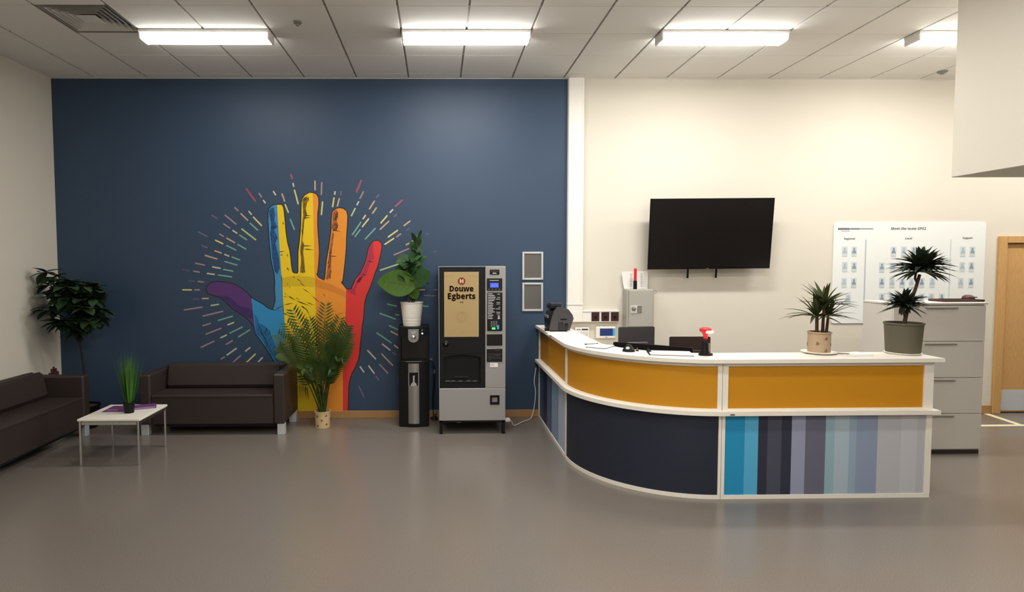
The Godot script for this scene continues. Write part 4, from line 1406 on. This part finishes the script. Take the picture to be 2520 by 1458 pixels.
const CARDS := [4.847, 1.973, 4.96, 1.973, 4.853, 1.789, 4.965, 1.789, 4.851, 1.6, 4.967, 1.599, 4.904, 1.405, 5.435, 1.971, 5.557, 1.971, 5.675, 1.97, 5.793, 1.97, 5.299, 1.783, 5.429, 1.782, 5.544, 1.782, 5.667, 1.781, 5.79, 1.781, 5.913, 1.78, 5.305, 1.598, 5.428, 1.597, 5.551, 1.597, 5.664, 1.597, 5.787, 1.596, 5.915, 1.596, 5.312, 1.413, 5.43, 1.412, 5.553, 1.412, 5.676, 1.411, 5.794, 1.411, 5.913, 1.41, 6.036, 1.41, 6.27, 1.968, 6.385, 1.968, 6.27, 1.784, 6.381, 1.784, 6.26, 1.594, 6.384, 1.594]
const RAYS := {
	"r": [-2.23, 2.721, -2.128, 2.578, -1.707, 2.886, -1.694, 2.833, -0.888, 2.815, -0.945, 2.681, -0.412, 2.584, -0.488, 2.513],
	"p": [-2.083, 2.667, -2.053, 2.624, -1.349, 2.792, -1.357, 2.65, -2.369, 2.502, -2.329, 2.464, -2.485, 2.415, -2.358, 2.309, -2.504, 2.313, -2.432, 2.263, -2.551, 2.193, -2.507, 2.166, -2.842, 1.853, -2.735, 1.829, -2.866, 1.76, -2.798, 1.747, -2.816, 1.639, -2.752, 1.63, -2.86, 1.539, -2.801, 1.539, -2.989, 1.302, -2.776, 1.335, -2.77, 1.228, -2.533, 1.285, -2.775, 1.114, -2.681, 1.142, -2.74, 1.013, -2.561, 1.083, -2.802, 0.856, -2.648, 0.929, -2.504, 0.891, -2.429, 0.934, -2.433, 0.672, -2.336, 0.756, -2.569, 0.716, -2.526, 0.742, -0.863, 2.686, -0.906, 2.605, -0.429, 2.191, -0.48, 2.155, -0.336, 2.016, -0.511, 1.942, -0.343, 1.479, -0.238, 1.473, -0.694, 0.644, -0.596, 0.535],
	"w": [-2.034, 2.586, -2.011, 2.554, -1.915, 2.69, -1.89, 2.647, -1.685, 2.784, -1.677, 2.746, -2.206, 2.458, -2.175, 2.42, -2.398, 2.236, -2.348, 2.202, -2.498, 1.955, -2.448, 1.934, -2.644, 1.809, -2.552, 1.792, -2.708, 1.732, -2.623, 1.72, -2.568, 0.969, -2.496, 1.003, -2.498, 0.763, -2.385, 0.843, -2.278, 0.809, -2.224, 0.851, -2.138, 0.67, -2.079, 0.733, -1.195, 2.687, -1.201, 2.652, -0.92, 2.57, -0.942, 2.529, -0.521, 2.475, -0.555, 2.44, -0.659, 0.886, -0.565, 0.811, -0.517, 0.871, -0.472, 0.835, -0.833, 0.81, -0.739, 0.707, -0.925, 0.617, -0.88, 0.549, -0.823, 0.626, -0.757, 0.533],
	"t": [-1.816, 2.662, -1.785, 2.574, -1.428, 2.81, -1.429, 2.705, -2.3, 2.432, -2.22, 2.352, -2.472, 2.146, -2.377, 2.092, -2.614, 1.999, -2.535, 1.97, -2.727, 1.944, -2.587, 1.901, -2.772, 1.436, -2.701, 1.438, -1.147, 2.605, -1.171, 2.515, -0.736, 2.575, -0.796, 2.482, -0.713, 2.497, -0.76, 2.431, -0.567, 2.34, -0.673, 2.243, -0.32, 2.34, -0.393, 2.285, -0.235, 2.137, -0.369, 2.06, -0.297, 1.53, -0.151, 1.529, -0.556, 1.037, -0.473, 0.991, -0.669, 0.768, -0.536, 0.628],
	"y": [-1.781, 2.536, -1.744, 2.443, -1.669, 2.705, -1.628, 2.542, -1.343, 2.568, -1.359, 2.416, -2.155, 2.391, -2.059, 2.289, -2.603, 2.122, -2.515, 2.079, -3, 1.54, -2.895, 1.539, -2.273, 0.669, -2.162, 0.775, -1.208, 2.615, -1.227, 2.508, -0.842, 2.409, -0.872, 2.367, -0.805, 2.368, -0.882, 2.274, -0.587, 2.405, -0.664, 2.317, -0.467, 2.232, -0.579, 2.152, -0.512, 2.138, -0.619, 2.067, -0.373, 1.815, -0.462, 1.792],
	"g": [-1.724, 2.364, -1.677, 2.243, -2.195, 2.32, -2.105, 2.236, -2.321, 2.182, -2.236, 2.124, -2.475, 2.06, -2.365, 2.004, -2.345, 2.072, -2.247, 2.015, -2.414, 1.924, -2.323, 1.889, -2.5, 1.872, -2.354, 1.828, -2.516, 1.779, -2.405, 1.757, -2.579, 1.713, -2.421, 1.69, -2.593, 1.175, -2.421, 1.226, -2.46, 1.024, -2.309, 1.097, -2.358, 0.979, -2.224, 1.062, -0.897, 2.329, -0.999, 2.18, -0.906, 2.241, -0.968, 2.159, -0.729, 2.256, -0.849, 2.129, -0.595, 1.362, -0.486, 1.335, -0.171, 1.336, -0.111, 1.332, -0.683, 1.251, -0.499, 1.182, -0.499, 1.236, -0.457, 1.228, -0.575, 1.105, -0.474, 1.057, -0.724, 1.02, -0.552, 0.899],
	"l": [-2.294, 2.254, -2.131, 2.124, -2.672, 1.353, -2.581, 1.367, -2.481, 1.123, -2.408, 1.151, -0.962, 2.491, -1.008, 2.402, -0.465, 1.833, -0.675, 1.763],
	"d": [-2.639, 2.415, -2.576, 2.374, -2.8, 2.22, -2.696, 2.164, -2.765, 2.058, -2.699, 2.035, -1.122, 2.69, -1.133, 2.646, -0.685, 2.651, -0.712, 2.614, -0.477, 2.422, -0.504, 2.393, -0.161, 1.462, -0.025, 1.457, -0.048, 1.529, -0.001, 1.529, -0.538, 0.785, -0.496, 0.757, -0.735, 0.496, -0.705, 0.453, -0.941, 0.38, -0.883, 0.249],
	"v": [-2.994, 1.779, -2.913, 1.765, -2.927, 1.647, -2.857, 1.641, -2.882, 1.43, -2.813, 1.433, -0.331, 2.257, -0.358, 2.23, -0.136, 2.186, -0.098, 2.186, -0.04, 1.974, -0.007, 1.985],
}
const HAND := {
	"purple": [-2.196, 1.435, -2.241, 1.495, -2.308, 1.551, -2.392, 1.599, -2.494, 1.625, -2.595, 1.634, -2.663, 1.621, -2.707, 1.583, -2.718, 1.54, -2.7, 1.497, -2.633, 1.476, -2.582, 1.458, -2.523, 1.428, -2.465, 1.368, -2.398, 1.303, -2.331, 1.264, -2.272, 1.221, -2.214, 1.165, -2.168, 1.096, -2.171, 1.152, -2.185, 1.315],
	"sky": [-2.196, 1.435, -2.185, 1.315, -2.171, 1.152, -2.161, 1.04, -2.124, 0.979, -2.057, 0.884, -1.991, 0.78, -1.933, 0.676, -1.899, 0.615, -1.826, 0.343, -1.831, 0.079, -1.792, 0.078, -1.783, 0.635, -1.799, 0.988, -1.812, 1.204, -1.824, 1.298, -1.947, 1.294, -2.007, 1.316, -2.057, 1.359, -2.116, 1.394, -2.192, 1.437],
	"blue": [-1.947, 1.299, -1.824, 1.298, -1.826, 1.504, -1.838, 1.675, -1.839, 1.719, -1.854, 2.022, -1.865, 2.296, -1.875, 2.533, -1.907, 2.531, -1.943, 2.513, -1.967, 2.487, -1.977, 2.442, -1.978, 2.351, -1.977, 2.296, -1.973, 2.159, -1.963, 2.022, -1.954, 1.903, -1.934, 1.793, -1.917, 1.719, -1.912, 1.618, -1.917, 1.547, -1.911, 1.41, -1.929, 1.342],
	"yellow": [-1.875, 2.533, -1.825, 2.533, -1.805, 2.505, -1.797, 2.442, -1.787, 2.314, -1.78, 2.205, -1.764, 2.086, -1.742, 2.003, -1.73, 1.912, -1.723, 1.811, -1.71, 1.746, -1.693, 1.73, -1.65, 1.726, -1.637, 1.751, -1.638, 1.755, -1.636, 1.884, -1.633, 1.985, -1.617, 2.094, -1.604, 2.204, -1.596, 2.314, -1.592, 2.423, -1.587, 2.55, -1.579, 2.596, -1.554, 2.636, -1.499, 2.671, -1.456, 2.67, -1.453, 2.423, -1.451, 2.204, -1.449, 1.929, -1.449, 1.699, -1.447, 1.674, -1.443, 1.46, -1.441, 1.159, -1.443, 0.828, -1.439, 0.438, -1.44, 0.076, -1.792, 0.078, -1.783, 0.635, -1.799, 0.988, -1.812, 1.204, -1.822, 1.375, -1.83, 1.675, -1.839, 1.719, -1.854, 2.022, -1.865, 2.296],
	"orange": [-1.456, 2.67, -1.417, 2.654, -1.395, 2.618, -1.391, 2.55, -1.407, 2.422, -1.409, 2.295, -1.4, 2.112, -1.393, 1.984, -1.401, 1.883, -1.409, 1.791, -1.417, 1.736, -1.429, 1.721, -1.404, 1.678, -1.34, 1.643, -1.326, 1.669, -1.326, 1.653, -1.313, 1.782, -1.3, 1.892, -1.28, 2.002, -1.26, 2.112, -1.245, 2.221, -1.239, 2.34, -1.233, 2.422, -1.224, 2.454, -1.191, 2.481, -1.15, 2.493, -1.105, 2.486, -1.068, 2.458, -1.055, 2.403, -1.061, 2.294, -1.072, 2.157, -1.078, 2.02, -1.089, 1.9, -1.104, 1.781, -1.114, 1.698, -1.123, 1.638, -1.14, 1.62, -1.08, 1.544, -1.079, 1.536, -1.1, 0.971, -1.128, 0.631, -1.135, 0.074, -1.44, 0.076, -1.439, 0.438, -1.443, 0.828, -1.441, 1.159, -1.443, 1.46, -1.447, 1.674, -1.449, 1.699, -1.449, 1.929, -1.451, 2.204, -1.453, 2.423],
	"red": [-1.08, 1.544, -1.056, 1.534, -1.013, 1.539, -1.004, 1.569, -0.96, 1.663, -0.909, 1.723, -0.949, 1.661, -0.893, 1.753, -0.851, 1.844, -0.827, 1.927, -0.808, 2.019, -0.775, 2.074, -0.752, 2.101, -0.715, 2.11, -0.683, 2.103, -0.66, 2.073, -0.659, 2.027, -0.675, 1.945, -0.699, 1.844, -0.727, 1.743, -0.711, 1.816, -0.764, 1.663, -0.808, 1.543, -0.843, 1.466, -0.865, 1.389, -0.875, 1.285, -0.884, 1.182, -0.898, 1.113, -0.908, 1.001, -0.922, 0.897, -0.936, 0.767, -0.92, 0.834, -0.95, 0.695, -0.988, 0.607, -1.029, 0.533, -1.055, 0.453, -1.069, 0.364, -1.07, 0.261, -1.078, 0.076, -1.135, 0.074, -1.128, 0.631, -1.1, 0.971, -1.079, 1.536],
}
const SHADES := {
	"yellow band": ["ochre", [-1.83, 1.679, -1.736, 1.696, -1.634, 1.704, -1.515, 1.689, -1.448, 1.674, -1.446, 1.567, -1.559, 1.576, -1.687, 1.579, -1.828, 1.564]],
	"orange band": ["rust", [-1.44, 1.669, -1.353, 1.631, -1.26, 1.6, -1.15, 1.548, -1.084, 1.51, -1.084, 1.441, -1.219, 1.502, -1.346, 1.545, -1.44, 1.571]],
	"index shade": ["navy", [-1.972, 2.46, -1.944, 2.496, -1.916, 2.501, -1.899, 2.424, -1.91, 2.351, -1.875, 2.278, -1.912, 2.241, -1.877, 2.15, -1.905, 2.086, -1.88, 1.995, -1.863, 1.912, -1.856, 1.793, -1.884, 1.719, -1.911, 1.747, -1.928, 1.82, -1.945, 1.921, -1.952, 2.059, -1.963, 2.187, -1.947, 2.296]],
	"purple shade": ["plum", [-2.616, 1.48, -2.548, 1.467, -2.48, 1.466, -2.413, 1.428, -2.363, 1.359, -2.296, 1.333, -2.228, 1.324, -2.186, 1.281, -2.175, 1.195, -2.23, 1.204, -2.297, 1.247, -2.365, 1.29, -2.423, 1.342, -2.498, 1.411, -2.557, 1.454]],
	"red shade": ["plumred", [-0.803, 2.019, -0.77, 2.064, -0.752, 2.083, -0.757, 2, -0.744, 1.899, -0.782, 1.863, -0.819, 1.78, -0.838, 1.715, -0.875, 1.679, -0.913, 1.614, -0.968, 1.624, -0.93, 1.679, -0.884, 1.753, -0.841, 1.844, -0.822, 1.927]],
	"red web": ["plumred", [-1.073, 1.527, -1.013, 1.535, -0.987, 1.569, -0.952, 1.629, -0.918, 1.68, -0.883, 1.689, -0.935, 1.603, -0.97, 1.535, -0.963, 1.466, -1.014, 1.484]],
	"thumb shade": ["deepblue", [-2.161, 1.246, -2.128, 1.203, -2.112, 1.143, -2.044, 1.108, -1.986, 1.048, -1.961, 0.97, -1.929, 0.884, -1.887, 0.806, -1.829, 0.727, -1.795, 0.684, -1.881, 0.676, -1.924, 0.685, -1.974, 0.771, -2.04, 0.875, -2.107, 0.979, -2.153, 1.031]],
	"middle shade": ["umber", [-1.578, 2.587, -1.541, 2.627, -1.504, 2.614, -1.524, 2.55, -1.543, 2.477, -1.526, 2.423, -1.559, 2.35, -1.575, 2.204, -1.585, 2.113, -1.563, 2.058, -1.578, 1.984, -1.566, 1.856, -1.559, 1.737, -1.618, 1.737, -1.602, 1.884, -1.614, 2.003, -1.594, 2.131, -1.587, 2.295, -1.571, 2.423]],
	"ring shade": ["sienna", [-1.229, 2.422, -1.205, 2.468, -1.178, 2.477, -1.16, 2.422, -1.179, 2.349, -1.162, 2.294, -1.181, 2.24, -1.236, 2.231]],
	"ring shade low": ["sienna", [-1.236, 2.203, -1.213, 2.203, -1.229, 2.066, -1.249, 1.947, -1.251, 1.791, -1.262, 1.662, -1.312, 1.662, -1.297, 1.791, -1.276, 1.947, -1.251, 2.112]],
}
const INKS := [-1.558, 2.405, -1.476, 2.406, 0.012, -1.572, 2.379, -1.481, 2.382, 0.012, -1.586, 2.05, -1.472, 2.053, 0.012, -1.573, 2.014, -1.454, 2.007, 0.012, -1.231, 2.238, -1.126, 2.217, 0.01, -1.253, 1.933, -1.18, 1.924, 0.01, -1.871, 1.981, -1.788, 1.99, 0.01, -1.851, 1.944, -1.807, 1.95, 0.01, -1.948, 2.278, -1.875, 2.273, 0.01, -1.957, 2.264, -1.875, 2.261, 0.008, -0.827, 1.876, -0.745, 1.853, 0.012, -0.893, 1.716, -0.829, 1.697, 0.012, -1.824, 1.26, -1.761, 1.233, 0.014, -1.761, 1.233, -1.693, 1.199, 0.014, -1.922, 1.299, -1.81, 1.358, 0.01, -1.81, 1.358, -1.698, 1.379, 0.01, -1.765, 1.465, -1.672, 1.409, 0.012, -1.672, 1.409, -1.503, 1.34, 0.012, -1.66, 1.67, -1.584, 1.614, 0.008, -1.702, 1.696, -1.677, 1.666, 0.008, -1.626, 1.623, -1.551, 1.563, 0.008, -1.589, 1.55, -1.501, 1.49, 0.008, -1.488, 1.468, -1.366, 1.361, 0.008, -1.545, 1.387, -1.451, 1.348, 0.008, -1.614, 1.349, -1.546, 1.297, 0.014, -1.563, 1.323, -1.513, 1.237, 0.01, -1.513, 1.237, -1.497, 1.159, 0.01, -1.794, 1.277, -1.743, 1.255, 0.006, -1.771, 1.611, -1.762, 1.589, 0.006, -1.746, 1.572, -1.738, 1.551, 0.006, -1.817, 1.461, -1.774, 1.448, 0.006, -1.807, 1.504, -1.782, 1.47, 0.006, -1.68, 1.443, -1.621, 1.417, 0.006, -1.347, 1.494, -1.322, 1.442, 0.006, -1.14, 1.638, -1.098, 1.587, 0.008, -1.314, 1.39, -1.263, 1.339, 0.006, -1.28, 1.407, -1.298, 1.339, 0.006, -1.255, 1.296, -1.196, 1.27, 0.006, -1.188, 1.235, -1.11, 1.269, 0.006, -1.231, 1.184, -1.155, 1.132, 0.006, -1.81, 2.332, -1.803, 2.296, 0.012, -1.771, 1.958, -1.757, 1.921, 0.01, -1.773, 1.802, -1.746, 1.756, 0.014, -1.583, 0.426, -1.568, 0.22, 0.014, -1.561, 0.426, -1.55, 0.22, 0.01, -1.645, 0.441, -1.634, 0.22, 0.006, -1.619, 0.441, -1.612, 0.205, 0.006, -1.605, 0.456, -1.597, 0.242, 0.006, -1.544, 0.352, -1.539, 0.197, 0.006, -2.129, 1.143, -2.072, 1.022, 0.006, -2.114, 1.104, -2.055, 0.989, 0.006, -2.1, 1.066, -2.039, 0.957, 0.006, -2.085, 1.027, -2.022, 0.924, 0.006, -2.071, 0.988, -2.006, 0.891, 0.006, -2.056, 0.949, -1.989, 0.858, 0.006, -2.041, 0.91, -1.973, 0.825, 0.006, -2.027, 0.871, -1.956, 0.792, 0.006, -2.012, 0.832, -1.94, 0.759, 0.006, -1.997, 0.793, -1.923, 0.726, 0.006, -1.955, 2.478, -1.931, 2.437, 0.006, -1.953, 2.428, -1.927, 2.387, 0.006, -1.951, 2.378, -1.924, 2.337, 0.006, -1.949, 2.328, -1.92, 2.287, 0.006, -1.948, 2.278, -1.916, 2.237, 0.006, -1.946, 2.228, -1.913, 2.187, 0.006, -1.944, 2.178, -1.909, 2.136, 0.006, -1.942, 2.127, -1.905, 2.086, 0.006, -1.94, 2.077, -1.902, 2.036, 0.006, -1.938, 2.027, -1.898, 1.985, 0.006, -1.937, 1.976, -1.894, 1.935, 0.006, -1.935, 1.926, -1.891, 1.885, 0.006, -1.933, 1.876, -1.887, 1.834, 0.006, -1.931, 1.825, -1.883, 1.784, 0.006, -1.929, 1.775, -1.88, 1.733, 0.006]
